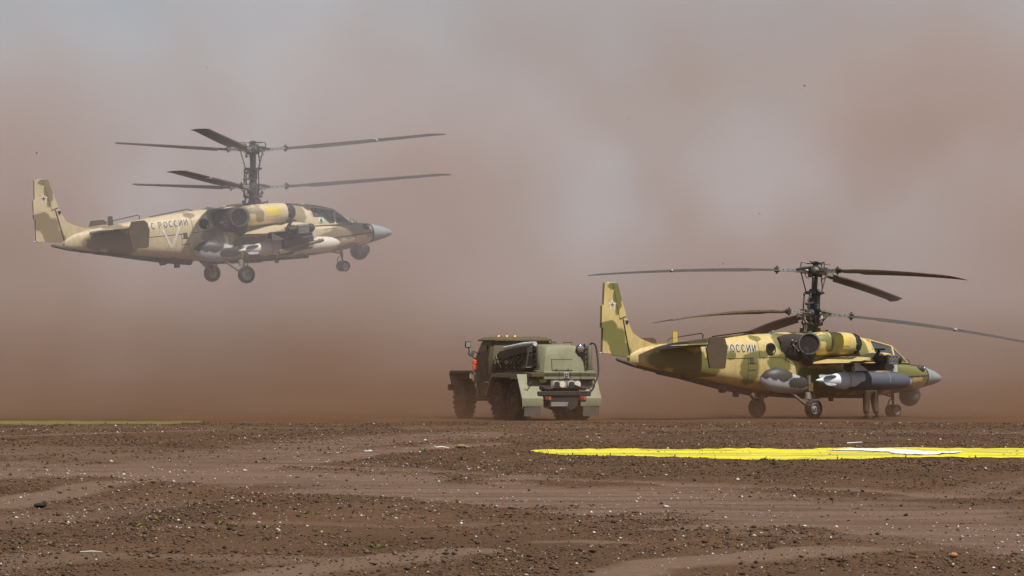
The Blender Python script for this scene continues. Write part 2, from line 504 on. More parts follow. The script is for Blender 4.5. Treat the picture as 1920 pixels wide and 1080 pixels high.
def make_field():
    xs = np.concatenate([[-6000, -2000, -600, -200, -90, -50], np.arange(-34, -11, .3), np.arange(-11, 11, .055), np.arange(11, 34.1, .3), [50, 90, 200, 600, 2000, 6000]])
    ys = np.concatenate([[-200, -60, 0, 12, 18, 22], np.arange(25, 48, .08), np.arange(48, 108, .16), np.arange(108, 140, 1.0), [150, 170, 200, 300, 600, 1500, 5000, 12000]])
    X, Y = np.meshgrid(xs, ys)
    Z, t0, t1 = field_height(X, Y)
    nx, ny = len(xs), len(ys)
    co = np.stack([X, Y, Z], -1).reshape(-1, 3)
    idx = np.arange(nx * ny).reshape(ny, nx)
    q = np.stack([idx[:-1, :-1], idx[:-1, 1:], idx[1:, 1:], idx[1:, :-1]], -1).reshape(-1, 4)
    me = bpy.data.meshes.new('ground')
    me.vertices.add(len(co)); me.vertices.foreach_set('co', co.ravel())
    me.loops.add(q.size); me.loops.foreach_set('vertex_index', q.ravel())
    me.polygons.add(len(q)); me.polygons.foreach_set('loop_start', np.arange(0, q.size, 4)); me.polygons.foreach_set('loop_total', np.full(len(q), 4))
    me.update(calc_edges=True)
    me.polygons.foreach_set('use_smooth', np.ones(len(q), bool))
    for nm, t in (('packed', t0), ('sandy', t1)):
        a = me.attributes.new(nm, 'FLOAT', 'POINT')
        a.data.foreach_set('value', t.ravel().astype(np.float32))
    o = bpy.data.objects.new('ground', me)
    col.objects.link(o)
    put(o, 'bare brown ploughed field with paler packed wheel tracks', kind='structure')
    m, n, l, b = nodes_of('soil')
    geo = n.new('ShaderNodeNewGeometry')
    mp = n.new('ShaderNodeMapping'); mp.inputs['Scale'].default_value = (1, .5, 1)
    l.new(geo.outputs['Position'], mp.inputs[0])
    n1 = noise(n, l, .35, 5, .6, mp.outputs[0])
    n2 = noise(n, l, 9, 6, .7, geo.outputs['Position'])
    n3 = noise(n, l, 60, 4, .7, geo.outputs['Position'])
    loose = mix(n, l, ramp_out(n, l, n1.outputs[0], .35, .65), (.092, .047, .021), (.132, .071, .035))
    loose = mix(n, l, ramp_out(n, l, n2.outputs[0], .45, .75, .7), loose, (.050, .027, .015))
    ms = n.new('ShaderNodeMapping'); ms.inputs['Scale'].default_value = (.12, 2.2, 1); ms.inputs['Rotation'].default_value = (0, 0, .12)
    l.new(geo.outputs['Position'], ms.inputs[0])
    ns = noise(n, l, 1.0, 5, .65, ms.outputs[0])
    n4 = noise(n, l, 24, 4, .7, geo.outputs['Position'])
    loose = mix(n, l, ramp_out(n, l, n4.outputs[0], .52, .64, .75), loose, (.032, .017, .010))
    loose = mix(n, l, ramp_out(n, l, n4.outputs[0], .44, .34, .6), loose, (.18, .102, .056))
    packed = mix(n, l, ramp_out(n, l, n2.outputs[0], .3, .7), (.195, .124, .086), (.155, .094, .060))
    packed = mix(n, l, ramp_out(n, l, n4.outputs[0], .54, .68, .6), packed, (.075, .044, .028))
    packed = mix(n, l, ramp_out(n, l, ns.outputs[0], .46, .62, .85), packed, (.100, .058, .037))
    sandy = mix(n, l, ramp_out(n, l, n2.outputs[0], .3, .7), (.20, .128, .085), (.125, .076, .048))
    at = n.new('ShaderNodeAttribute'); at.attribute_name = 'packed'
    a2 = n.new('ShaderNodeAttribute'); a2.attribute_name = 'sandy'
    def soften(fac):
        ad = n.new('ShaderNodeMath'); ad.operation = 'ADD'
        sb = n.new('ShaderNodeMath'); sb.operation = 'MULTIPLY_ADD'
        l.new(n2.outputs[0], sb.inputs[0]); sb.inputs[1].default_value = 1.1; sb.inputs[2].default_value = -.55
        l.new(fac, ad.inputs[0]); l.new(sb.outputs[0], ad.inputs[1])
        return ramp_out(n, l, ad.outputs[0], .1, .95)
    c = mix(n, l, soften(at.outputs['Fac']), loose, packed)
    c = mix(n, l, soften(a2.outputs['Fac']), c, sandy)
    l.new(c, b.inputs['Base Color'])
    b.inputs['Roughness'].default_value = .95
    b.inputs['Specular IOR Level'].default_value = .2
    bp = n.new('ShaderNodeBump'); bp.inputs['Strength'].default_value = .7; bp.inputs['Distance'].default_value = .03
    sm = n.new('ShaderNodeMath'); sm.operation = 'MULTIPLY_ADD'
    l.new(n3.outputs[0], sm.inputs[0]); sm.inputs[1].default_value = .5; l.new(n2.outputs[0], sm.inputs[2])
    l.new(sm.outputs[0], bp.inputs['Height']); l.new(bp.outputs[0], b.inputs['Normal'])
    me.materials.append(m)
    return o


make_field()


def height_at(x, y):
    z, _, _ = field_height(np.array([float(x)]), np.array([float(y)]))
    return float(z[0])


def scatter(name, label, P, S, m, flat=.7, sink=.25, smooth=False):
    """joined lumps (8 triangles each) lying on the field"""
    k = len(P)
    base = np.array([(1, 0, 0), (0, 1, 0), (-1, 0, 0), (0, -1, 0), (0, 0, 1), (0, 0, -1)], float)
    tri = np.array([(0, 1, 4), (1, 2, 4), (2, 3, 4), (3, 0, 4), (1, 0, 5), (2, 1, 5), (3, 2, 5), (0, 3, 5)])
    V = np.repeat(base[None], k, 0) * nrng.uniform(.65, 1.35, (k, 6, 1))
    V += nrng.uniform(-.22, .22, (k, 6, 3))
    a = nrng.uniform(0, 2 * np.pi, k)
    ca, sa = np.cos(a)[:, None], np.sin(a)[:, None]
    x, y = V[..., 0] * nrng.uniform(.8, 1.5, (k, 1)), V[..., 1].copy()
    V[..., 0], V[..., 1] = x * ca - y * sa, x * sa + y * ca
    V[..., 2] *= flat
    V *= S[:, None, None]
    Z, _, _ = field_height(P[:, 0], P[:, 1])
    V[..., 0] += P[:, 0:1]; V[..., 1] += P[:, 1:2]; V[..., 2] += (Z + S * (flat - sink))[:, None]
    T = (tri[None] + (np.arange(k) * 6)[:, None, None]).reshape(-1, 3)
    me = bpy.data.meshes.new(name)
    co = V.reshape(-1, 3)
    me.vertices.add(len(co)); me.vertices.foreach_set('co', co.ravel())
    me.loops.add(T.size); me.loops.foreach_set('vertex_index', T.ravel())
    me.polygons.add(len(T)); me.polygons.foreach_set('loop_start', np.arange(0, T.size, 3)); me.polygons.foreach_set('loop_total', np.full(len(T), 3))
    me.update(calc_edges=True)
    me.materials.append(m)
    o = bpy.data.objects.new(name, me)
    col.objects.link(o)
    return put(o, label, kind='stuff')


def field_points(k, y0=26, y1=100, power=1.6):
    u = nrng.uniform(0, 1, k)
    # more of the small lumps are built where they are big enough to see
    a = 1 - power
    Y = (y0 ** (a + 1) + u * (y1 ** (a + 1) - y0 ** (a + 1))) ** (1 / (a + 1)) if abs(a + 1) > 1e-6 else y0 * (y1 / y0) ** u
    X = nrng.uniform(-1, 1, k) * (Y * .148 * 1.25 + .8)
    return np.stack([X, Y], 1)


soil_clod, _n, _l, _b = nodes_of('soil_clod')
_g = _n.new('ShaderNodeNewGeometry')
_r = ramp(_n, [(0, (.030, .015, .007)), (.45, (.078, .040, .018)), (.8, (.128, .070, .034)), (1, (.21, .135, .085))])
_l.new(_g.outputs['Random Per Island'], _r.inputs[0]); _l.new(_r.outputs[0], _b.inputs['Base Color'])
_b.inputs['Roughness'].default_value = .95
pale_stone, _n, _l, _b = nodes_of('pale_pebble')
_g = _n.new('ShaderNodeNewGeometry')
_r = ramp(_n, [(0, (.26, .19, .145)), (.5, (.46, .39, .33)), (1, (.72, .68, .62))])
_l.new(_g.outputs['Random Per Island'], _r.inputs[0]); _l.new(_r.outputs[0], _b.inputs['Base Color'])
_b.inputs['Roughness'].default_value = .85
P = field_points(290000)
t0, t1 = track_masks(P[:, 0], P[:, 1])
keep = nrng.uniform(0, 1, len(P)) > np.maximum(t0 * .9, t1 * .8)
clump = fbm(P[:, 0] * .8, P[:, 1] * .4, 91, 3)
keep &= nrng.uniform(0, 1, len(P)) < np.clip((clump - .25) * 2.2, .1, 1)
P = P[keep]
S = np.exp(nrng.normal(math.log(.0047), .62, len(P))) * (.8 + P[:, 1] / 90)
scatter('soil_clods', 'loose dark brown soil clods strewn over the field', P, np.clip(S, .0025, .032), soil_clod)
P = field_points(19000)
cl2 = fbm(P[:, 0] * .35, P[:, 1] * .2, 191, 3)
P = P[nrng.uniform(0, 1, len(P)) < np.clip((cl2 - .3) * 2.5, .08, 1)]
S = np.exp(nrng.normal(math.log(.0043), .6, len(P))) * (.7 + P[:, 1] / 70)
scatter('pale_pebbles', 'small pale chalk pebbles dotted over the brown soil', P, np.clip(S, .003, .035), pale_stone)


# ------------------------------------------------------------------ helicopter
# stations: x, z bottom, z top, half width, z of greatest width, upper exponent, lower exponent
ST_REAR = [(-7.66, 1.72, 2.02, .07, 1.88, 2.2, 2.2), (-7.2, 1.63, 2.20, .17, 1.90, 2.4, 2.4), (-6.5, 1.50, 2.30, .31, 1.88, 2.7, 2.8), (-5.5, 1.33, 2.41, .45, 1.84, 2.8, 3.2),
           (-4.2, 1.12, 2.53, .60, 1.76, 2.9, 3.4), (-2.9, .92, 2.63, .72, 1.68, 3.0, 3.6), (-2.2, .83, 2.66, .78, 1.62, 3.0, 3.8), (-1.2, .75, 2.68, .82, 1.5, 3.0, 4.0),
           (.3, .70, 2.67, .86, 1.45, 3.0, 4.0), (1.1, .68, 2.64, .88, 1.45, 2.8, 3.6), (1.55, .68, 2.60, .88, 1.45, 2.6, 3.4), (1.86, .68, 2.55, .88, 1.45, 2.4, 3.2)]
ST_NOSE = [(1.86, .68, 1.80, .88, 1.42, 5.0, 3.2), (2.4, .69, 1.79, .87, 1.40, 4.5, 3.0), (2.9, .72, 1.77, .83, 1.38, 3.8, 2.6), (3.4, .77, 1.75, .76, 1.36, 3.0, 2.4),
           (3.9, .83, 1.72, .66, 1.34, 2.4, 2.2), (4.5, .93, 1.65, .50, 1.31, 2.1, 2.1)]
ST_RADOME = [(4.5, .93, 1.65, .50, 1.31, 2.1, 2.1), (4.8, .98, 1.58, .42, 1.29, 2, 2), (5.1, 1.04, 1.49, .31, 1.27, 2, 2), (5.35, 1.11, 1.38, .185, 1.25, 2, 2), (5.47, 1.17, 1.31, .09, 1.24, 2, 2), (5.51, 1.225, 1.255, .02, 1.24, 2, 2)]


def resample(st, k):
    out = []
    xs = [s[0] for s in st]
    for i in range(len(st) - 1):
        for j in range(k):
            t = j / k
            p0, p1, p2, p3 = st[max(i - 1, 0)], st[i], st[i + 1], st[min(i + 2, len(st) - 1)]
            row = [p1[0] + (p2[0] - p1[0]) * t]
            for c in range(1, 7):
                m1 = (p2[c] - p0[c]) / max(p2[0] - p0[0], 1e-6) * (p2[0] - p1[0])
                m2 = (p3[c] - p1[c]) / max(p3[0] - p1[0], 1e-6) * (p2[0] - p1[0])
                row.append((2 * t ** 3 - 3 * t * t + 1) * p1[c] + (t ** 3 - 2 * t * t + t) * m1 + (-2 * t ** 3 + 3 * t * t) * p2[c] + (t ** 3 - t * t) * m2)
            out.append(tuple(row))
    out.append(st[-1])
    return out


def section(s, n=44, grow=0.0):
    x, zb, zt, w, zm, nu, nd = s
    pts = []
    for k in range(n):
        a = 2 * math.pi * k / n
        c, q = math.cos(a), math.sin(a)
        e = nu if q >= 0 else nd
        y = (w + grow) * math.copysign(abs(c) ** (2 / e), c)
        hh = (zt - zm if q >= 0 else zm - zb) + grow
        pts.append((x, y, zm + hh * math.copysign(abs(q) ** (2 / e), q)))
    return pts


SAMP = resample(ST_REAR, 6)
SAMPN = resample(ST_NOSE, 5)


def station(x):
    t = SAMP if x <= 1.86 else SAMPN
    for a, b in zip(t, t[1:]):
        if a[0] <= x <= b[0]:
            f = (x - a[0]) / (b[0] - a[0])
            return tuple(a[i] + (b[i] - a[i]) * f for i in range(7))
    return t[0] if x < t[0][0] else t[-1]


def hull_y(x, z):
    _, zb, zt, w, zm, nu, nd = station(x)
    if z >= zm: q, e = (z - zm) / (zt - zm), nu
    else: q, e = (zm - z) / (zm - zb), nd
    return w * max(1 - min(q, 1) ** e, 0) ** (1 / e)


def hull_strip(mb, pts, hw, lift):
    """ribbon on the right side of the hull along (x,z) points"""
    for (x0, z0), (x1, z1) in zip(pts, pts[1:]):
        dx, dz = x1 - x0, z1 - z0
        ln = math.hypot(dx, dz)
        if ln < 1e-6: continue
        ex, ez = dx / ln * hw * .5, dz / ln * hw * .5
        nx, nz = -dz / ln * hw, dx / ln * hw
        k = max(1, int(ln / .04))
        row = []
        for i in range(k + 1):
            t = i / k
            cx, cz = x0 - ex + (dx + 2 * ex) * t, z0 - ez + (dz + 2 * ez) * t
            row.append([(cx + nx, cz + nz), (cx - nx, cz - nz)])
        for a, b in zip(row, row[1:]):
            q = [a[0], a[1], b[1], b[0]]
            outer = [(p[0], -hull_y(*p) - lift, p[1]) for p in q]
            inner = [(p[0], -hull_y(*p) + .004, p[1]) for p in q]
            mb.add(outer + inner, [(0, 1, 2, 3), (0, 4, 5, 1), (1, 5, 6, 2), (2, 6, 7, 3), (3, 7, 4, 0)])


def arc(cx, cz, rx, rz, a0, a1, n=7):
    return [(cx + rx * math.cos(R(a0 + (a1 - a0) * i / n)), cz + rz * math.sin(R(a0 + (a1 - a0) * i / n))) for i in range(n + 1)]


# letters as pen strokes in a unit box
GLYPH = {
    'В': [[(0, 0), (0, 1)], [(0, 1), (.45, 1)] + arc(.45, .77, .25, .23, 90, -90)[1:] + [(0, .54)], [(0, .54), (.45, .54)] + arc(.45, .27, .3, .27, 90, -90)[1:] + [(0, 0)]],
    'К': [[(0, 0), (0, 1)], [(.7, 1), (.05, .5), (.72, 0)]],
    'С': [arc(.4, .5, .38, .5, 50, 310, 12)],
    'Р': [[(0, 0), (0, 1)], [(0, 1), (.4, 1)] + arc(.4, .74, .28, .26, 90, -90)[1:] + [(0, .48)]],
    'О': [arc(.4, .5, .38, .5, 0, 360, 16)],
    'И': [[(0, 1), (0, 0)], [(0, 0), (.66, 1)], [(.66, 1), (.66, 0)]],
    ' ': [],
}


def write_on_hull(text, x0, z0, h, parent, ink, edge, slope=0.0, adv=1.08, wide=.78, stencil=False):
    """right side of the hull: the text runs towards the nose"""
    x = x0
    for ch in text:
        under, over = MB(), MB()
        for st in GLYPH[ch]:
            pts = [(x + p[0] * h * wide, z0 + p[1] * h + (x + p[0] * h * wide - x0) * slope) for p in st]
            hull_strip(under, pts, h * .135, .005)
            if stencil:
                # stencil bridges: every stroke is cut half way up
                cut = []
                for a, b in zip(pts, pts[1:]):
                    k = max(1, int(math.hypot(b[0] - a[0], b[1] - a[1]) / (h * .1)))
                    for i in range(k):
                        p = (a[0] + (b[0] - a[0]) * i / k, a[1] + (b[1] - a[1]) * i / k)
                        q = (a[0] + (b[0] - a[0]) * (i + 1) / k, a[1] + (b[1] - a[1]) * (i + 1) / k)
                        mz = ((p[1] + q[1]) / 2 - z0 - ((p[0] + q[0]) / 2 - x0) * slope) / h
                        if abs(mz - .5) > .07 and abs(q[0] - p[0]) < h * .095: hull_strip(over, [p, q], h * .095, .011)
            else:
                hull_strip(over, pts, h * .075, .011)
        x += h * wide * (adv if ch != ' ' else .55)
        if ch == ' ': continue
        under.build('letter_outline', edge, parent, 0)
        over.build('letter', ink, parent, 0)


def star_poly(cx, cz, r):
    return [(cx + (r if k % 2 == 0 else r * .4) * math.sin(k * math.pi / 5), cz + (r if k % 2 == 0 else r * .4) * math.cos(k * math.pi / 5)) for k in range(10)]


def naca(x_te, x_le, z_te, z_le, thick, n=12):
    """closed airfoil outline in (x, z)"""
    up, dn = [], []
    c = x_le - x_te
    for i in range(n + 1):
        u = (1 - math.cos(math.pi * i / n)) / 2          # 0 at leading edge
        t = thick * c * 5 * (.2969 * math.sqrt(u) - .126 * u - .3516 * u * u + .2843 * u ** 3 - .1036 * u ** 4)
        x, z = x_le - u * c, z_le + (z_te - z_le) * u
        up.append((x, z + t)); dn.append((x, z - t * .8))
    return up + dn[-2:0:-1]


def make_helicopter(name, label, pos, yaw, pitch, roll, spec):
    H = empty(name, pos, (0, 0, 0))
    cyw, syw, cp, sp, cr, sr = math.cos(yaw), math.sin(yaw), math.cos(pitch), math.sin(pitch), math.cos(roll), math.sin(roll)
    m = Matrix(((cyw, -syw, 0), (syw, cyw, 0), (0, 0, 1))) @ Matrix(((cp, 0, -sp), (0, 1, 0), (sp, 0, cp))) @ Matrix(((1, 0, 0), (0, cr, -sr), (0, sr, cr)))
    H.rotation_euler = m.to_euler()
    put(H, label, 'helicopter', 'camouflaged twin rotor attack helicopters')
    camo = M[spec['camo']]
    # ---- hull
    b = MB()
    b.loft([section(s) for s in SAMP])
    b.loft([section(s) for s in SAMPN])
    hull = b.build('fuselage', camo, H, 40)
    MB().loft([section(s, 36) for s in resample(ST_RADOME, 4)]).build('radome', M['radome'], H, 50)
    b = MB()
    x = 4.485
    b.loft([section(station(4.43), 36, .004), section(station(4.5), 36, .006)], False, False)
    b.build('radome_seal', M['seam'], hull)
    # keel beam under the tail, ending in a bumper tube
    b = MB()
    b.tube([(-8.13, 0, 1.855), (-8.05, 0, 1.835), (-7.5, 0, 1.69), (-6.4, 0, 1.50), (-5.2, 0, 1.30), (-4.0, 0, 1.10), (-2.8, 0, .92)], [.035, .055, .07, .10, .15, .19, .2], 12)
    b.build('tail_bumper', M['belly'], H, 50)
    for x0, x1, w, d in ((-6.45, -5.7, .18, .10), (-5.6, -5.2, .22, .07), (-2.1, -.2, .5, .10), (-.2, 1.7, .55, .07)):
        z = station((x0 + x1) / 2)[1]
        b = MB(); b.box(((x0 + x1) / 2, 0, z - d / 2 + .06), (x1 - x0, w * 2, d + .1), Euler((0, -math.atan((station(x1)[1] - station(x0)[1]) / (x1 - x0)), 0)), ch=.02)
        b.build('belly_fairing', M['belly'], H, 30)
    # ---- seams and hatches
    seams = [([(-5.0, 1.86), (-3.3, 1.89)], .008), ([(-2.95, 1.90), (-2.15, 1.92), (-1.55, 1.66)], .008), ([(-3.42, 1.72), (-3.12, 1.72)], .01), ([(-3.42, 1.52), (-3.12, 1.52)], .01),
             ([(-3.42, 1.20), (-3.42, 1.9)], .006), ([(2.3, 1.27), (3.4, 1.30), (4.42, 1.33)], .02), ([(2.2, 1.62), (2.75, 1.62), (2.78, 1.56)], .008)]
    for xx in (-2.98, -4.62, -1.98):
        q = station(xx)
        seams.append(([(xx, q[4] + .15 + (q[2] - q[4] - .2) * i / 8) for i in range(9)], .006))
    for pts, hw in seams:
        b = MB(); hull_strip(b, pts, hw, .004); b.build('panel_seam', M['seam'], hull, 0)
    # louvred round vent behind the engine
    b = MB()
    y = -hull_y(-2.52, 2.17)
    b.lathe((-2.52, y + .05, 2.17), (0, -1, .12), [(0, .19), (.075, .19), (.075, .165), (.06, .16)], 24)
    b.build('vent', M['bore'], hull)
    for i in range(4):
        b = MB(); b.box((-2.52, y - .012, 2.06 + i * .07), (.26, .03, .012)); b.build('vent_slat', M['bore'], hull)
    b = MB()
    b.box((-2.02, -hull_y(-2.02, 2.22) + .0, 2.22), (.24, .05, .44), ch=.01)
    b.build('access_hatch', M['soot'], hull)
    b = MB()
    b.box((-3.27, -hull_y(-3.27, 1.83), 1.83), (.15, .03, .19), ch=.006)
    b.build('socket_cover', M['belly'], hull)
    # ---- markings
    write_on_hull(spec['text'][0], *spec['text'][1], hull, M['ink'], M['white'], **spec['text'][2])
    if spec.get('vee'):
        b = MB()
        hull_strip(b, [(-4.10, 2.10), (-3.83, 1.45)], .034, .005)
        hull_strip(b, [(-3.48, 2.13), (-3.80, 1.45)], .034, .0055)
        put(b.build('letter_marking', M['white'], hull, 0), 'large white letter V')
    # ---- cockpit
    sill = [(1.86, .80, 1.79), (2.74, .77, 1.765), (3.55, .50, 1.74), (3.93, .0, 1.715)]
    topr = [(1.86, .50, 2.47), (2.90, .43, 2.27)]
    fr = MB()
    def bar(p, q, r=.028): fr.tube([p, q], r, 8)
    for s in (-1, 1):
        S_ = lambda p: (p[0], p[1] * s, p[2])
        bar(S_(sill[0]), S_((1.80, .72, 2.2))); bar(S_((1.80, .72, 2.2)), S_(topr[0]))
        bar(S_(topr[0]), S_(topr[1]), .035); bar(S_(sill[0]), S_(sill[1])); bar(S_(sill[1]), S_(sill[2])); bar(S_(sill[2]), S_(sill[3]))
        bar(S_(sill[1]), S_(topr[1]), .04); bar(S_(topr[1]), S_(sill[2]), .03); bar((2.95, 0, 2.32), S_(topr[1]), .035)
        bar((1.86, 0, 2.54), S_(topr[0]), .035)
    bar((2.95, 0, 2.32), sill[3], .03)
    frame = fr.build('canopy_frame', camo, H, 50)
    b = MB()
    b.loft([[(1.86, -.50, 2.48), (1.86, -.25, 2.55), (1.86, 0, 2.565), (1.86, .25, 2.55), (1.86, .50, 2.48), (1.86, .48, 2.44), (1.86, 0, 2.52), (1.86, -.48, 2.44)],
            [(2.4, -.47, 2.40), (2.4, -.24, 2.46), (2.4, 0, 2.475), (2.4, .24, 2.46), (2.4, .47, 2.40), (2.4, .45, 2.36), (2.4, 0, 2.43), (2.4, -.45, 2.36)],
            [(2.93, -.43, 2.285), (2.94, -.22, 2.325), (2.95, 0, 2.335), (2.94, .22, 2.325), (2.93, .43, 2.285), (2.93, .41, 2.25), (2.94, 0, 2.29), (2.93, -.41, 2.25)]])
    b.build('canopy_roof', M['dark'], H, 40)
    for i in range(9):
        xx = 1.92 + i * .12
        b = MB(); b.box((xx, -.49 + (xx - 1.86) * .06, 2.465 - (xx - 1.86) * .18), (.05, .03, .03)); b.build('roof_clip', M['steel'], frame)
    for s in (-1, 1):
        Q = lambda *ps: [(p[0], p[1] * s, p[2]) for p in ps]
        panes = [Q((1.82, .70, 2.2), (1.88, .50, 2.45), (2.88, .43, 2.26), (2.73, .76, 1.79), (2.50, .775, 1.80), (2.25, .745, 2.06), (1.86, .71, 2.1)),
                 Q((2.77, .765, 1.79), (2.93, .435, 2.24), (3.52, .50, 1.76)),
                 Q((2.96, .02, 2.30), (2.94, .42, 2.26), (3.54, .49, 1.75), (3.91, .02, 1.73))]
        for ps in panes:
            c = sum((Vector(p) for p in ps), Vector()) / len(ps)
            nrm = (Vector(ps[1]) - Vector(ps[0])).cross(Vector(ps[2]) - Vector(ps[0])).normalized() * .004
            bb = MB()
            k = len(ps)
            bb.add([Vector(p) + nrm for p in ps] + [Vector(p) - nrm for p in ps], [tuple(range(k)), tuple(range(2 * k - 1, k - 1, -1))] + [(i, (i + 1) % k, k + (i + 1) % k, k + i) for i in range(k)])
            bb.build('window_pane', M['glass'], frame, 0)
        dp = Q((1.86, .715, 2.09), (2.25, .75, 2.05), (2.50, .785, 1.80), (2.1, .81, 1.78), (1.9, .80, 1.82))
        bb = MB()
        bb.add([(p[0], p[1] + .012 * s, p[2]) for p in dp] + [(p[0], p[1] - .02 * s, p[2]) for p in dp], [(0, 1, 2, 3, 4), (9, 8, 7, 6, 5)] + [(i, (i + 1) % 5, 5 + (i + 1) % 5, 5 + i) for i in range(5)])
        door = bb.build('door_panel', camo, frame, 0)
        if s < 0 and spec.get('badge'):
            bb = MB(); bb.lathe((2.16, -.772, 1.945), (.0, -1, .28), [(0, .115), (.018, .115)], 20); put(bb.build('badge', M['white'], door), 'round white and green badge')
            bb = MB(); bb.lathe((2.16, -.795, 1.915), (.0, -1, .28), [(0, .066), (.008, .066)], 12)
            bb.lathe((2.175, -.775, 1.99), (.0, -1, .28), [(0, .04), (.008, .04)], 10)
            bb.build('badge', M['badge'], door)
        # a seat with headrest
        bb = MB()
        bb.box((2.12, .36 * s, 1.98), (.14, .42, .75), Euler((0, R(-8), 0)), ch=.03)
        bb.box((2.08, .36 * s, 2.33), (.12, .26, .18), ch=.03)
        bb.box((2.35, .36 * s, 1.82), (.45, .42, .1), ch=.03)
        bb.build('pilot_seat', M['seat'], H, 40)
        bb = MB(); bb.box((2.03, .36 * s, 2.2), (.08, .3, .4), ch=.02); bb.build('seat_frame', M['pale'], H, 40)
    bb = MB(); bb.box((3.2, 0, 1.84), (.5, 1.0, .22), Euler((0, R(12), 0)), taper=.8); bb.build('instrument_coaming', M['dark'], H)
    for pts in ([(3.82, -.22, 1.68), (3.83, -.22, 1.85), (3.75, -.22, 1.86)], [(4.0, -.1, 1.66), (4.0, -.1, 1.82)], [(3.7, -.3, 1.70), (3.62, -.28, 1.88)]):
        bb = MB(); bb.tube(pts, .014, 6); bb.build('pitot_probe', M['dark'], H)
    # black sensor blister beside the nose
    for s in (-1, 1):
        bb = MB(); bb.ball((4.12, .52 * s, 1.55), .13, 16, 10, (1.3, .7, .9)); bl = bb.build('sensor_blister', M['dark'], H, 60)
        bb = MB(); bb.ball((4.2, .585 * s, 1.57), .045, 12, 8); bb.build('lens', M['alum'], bl, 60)
    # antiglare nose deck
    b = MB()
    rows = []
    for xx in (3.5, 3.75, 4.0, 4.2, 4.42):
        s = station(xx); rows.append([p for p in section(s, 64, .006) if p[2] > s[4] + (s[2] - s[4]) * (.80 if xx < 3.9 else .60)])
    k = min(len(r) for r in rows)
    rows = [sorted(r, key=lambda p: p[1])[(len(r) - k) // 2:(len(r) - k) // 2 + k] for r in rows]
    b.loft(rows, False, False, False)
    b.build('antiglare_panel', M['dark'], hull, 60)
    # ---- sensor turret
    b = MB()
    b.lathe((4.08, 0, 1.12), (0, 0, -1), [(0, .27), (.18, .27), (.2, .24)], 24)
    b.ball((4.10, 0, .68), .345, 28, 16, (1, 1, 1))
    t = b.build('sensor_turret', M['turret'], H, 50)
    b = MB(); b.box((4.16, -.30, .86), (.24, .05, .05), Euler((R(20), R(-20), 0)), ch=.01); b.build('sensor_window', M['pale'], t)
    b = MB(); b.lathe((4.36, 0, .70), (1, 0, 0), [(0, .16), (.09, .16), (.095, .13)], 20); b.build('lens', M['dark'], t)
    # ---- tail
    fin = [(-8.12, 4.16), (-7.97, 3.72), (-7.78, 3.16), (-7.66, 2.88), (-7.53, 2.66), (-7.25, 2.50), (-6.85, 2.36), (-6.5, 2.26), (-6.6, 2.05), (-7.62, 1.90), (-7.90, 3.08), (-8.02, 3.06), (-8.10, 3.3), (-8.30, 4.16)]
    rud = [(-8.31, 4.16), (-8.62, 4.165), (-8.66, 3.49), (-8.72, 3.48), (-8.74, 2.82), (-8.68, 2.80), (-8.71, 2.04), (-8.50, 2.03), (-8.1, 1.95), (-7.66, 1.90), (-7.935, 3.09), (-8.035, 3.07), (-8.115, 3.3)]
    f = MB().prism(fin[:10] + fin[10:], -.055, .055).build('tail_fin', camo, H, 20)
    f2 = MB().prism([(p[0], p[1]) for p in rud], -.048, .048).build('rudder', camo, f, 20)
    b = MB(); b.prism([(-7.615, 1.905), (-7.645, 1.895), (-7.925, 3.095), (-7.895, 3.09)], -.058, .058); b.prism([(-7.79, 3.135), (-7.80, 3.165), (-8.06, 3.09), (-8.05, 3.065)], -.058, .058); b.build('hinge_gap', M['seam'], f, 0)
    b = MB(); b.prism([(-8.5, 4.165), (-8.16, 4.165), (-8.2, 4.19), (-8.45, 4.2)], -.03, .03); b.build('fin_cap', M['pale'], f, 0)
    b = MB(); b.tube([(-8.80, 0, 2.035), (-8.62, 0, 2.045)], .022, 8); b.build('tail_light', M['pale'], f)
    b = MB(); b.prism([(-7.83, 3.03), (-7.70, 3.03), (-7.72, 2.93), (-7.77, 2.90), (-7.81, 2.94)], -.06, .06); b.build('fin_lamp', M['soot'], f, 0)
    b = MB(); b.prism([(-7.90, 3.05), (-7.72, 3.06), (-7.72, 3.04), (-7.89, 3.03)], -.062, .062); b.build('lamp_sill', M['pale'], f, 0)
    for s in (-1, 1):
        b = MB(); b.prism(star_poly(-8.33, 3.50, .185), .047 * s, .052 * s); st = b.build('star_emblem', M['white'], f2, 0)
        b = MB(); b.prism(star_poly(-8.33, 3.50, spec['star'][1]), .050 * s, .0555 * s); b.build('star_emblem', M[spec['star'][0]], f2, 0)
    # stabiliser: one plate through the boom, end plates outboard
    for s in (-1, 1):
        rings = []
        for yy, xt, xl, zz in ((.25, -6.75, -5.15, 2.24), (1.0, -6.50, -5.12, 2.27), (1.63, -6.08, -5.2, 2.30)):
            rings.append([(p[0], yy * s, p[1]) for p in naca(xt, xl, zz + .0, zz + .02, .08)])
        stb = MB().loft(rings).build('stabilizer', camo, H, 40)
        b = MB()
        b.tube([(-6.83, .36 * s, 2.185), (-6.78, .40 * s, 2.195), (-6.45, .72 * s, 2.235), (-6.15, 1.08 * s, 2.285)], [.02, .05, .055, .02], 10)
        b.build('trim_fairing', M['grey'], stb, 50)
        ep = [(-5.80, 2.52), (-5.32, 2.53), (-5.22, 2.45), (-5.14, 2.18), (-5.22, 1.60), (-5.30, 1.56), (-5.84, 1.58), (-5.96, 2.15)]
        b = MB().prism(ep, 1.625 * s, 1.685 * s)
        b.build('end_plate', wear_ep, stb, 20)
    b = MB()
    b.tube([(-6.1, 0, 2.42), (-6.0, 0, 2.50), (-4.75, 0, 2.66), (-4.68, 0, 2.60), (-4.7, 0, 2.5)], .018, 6)
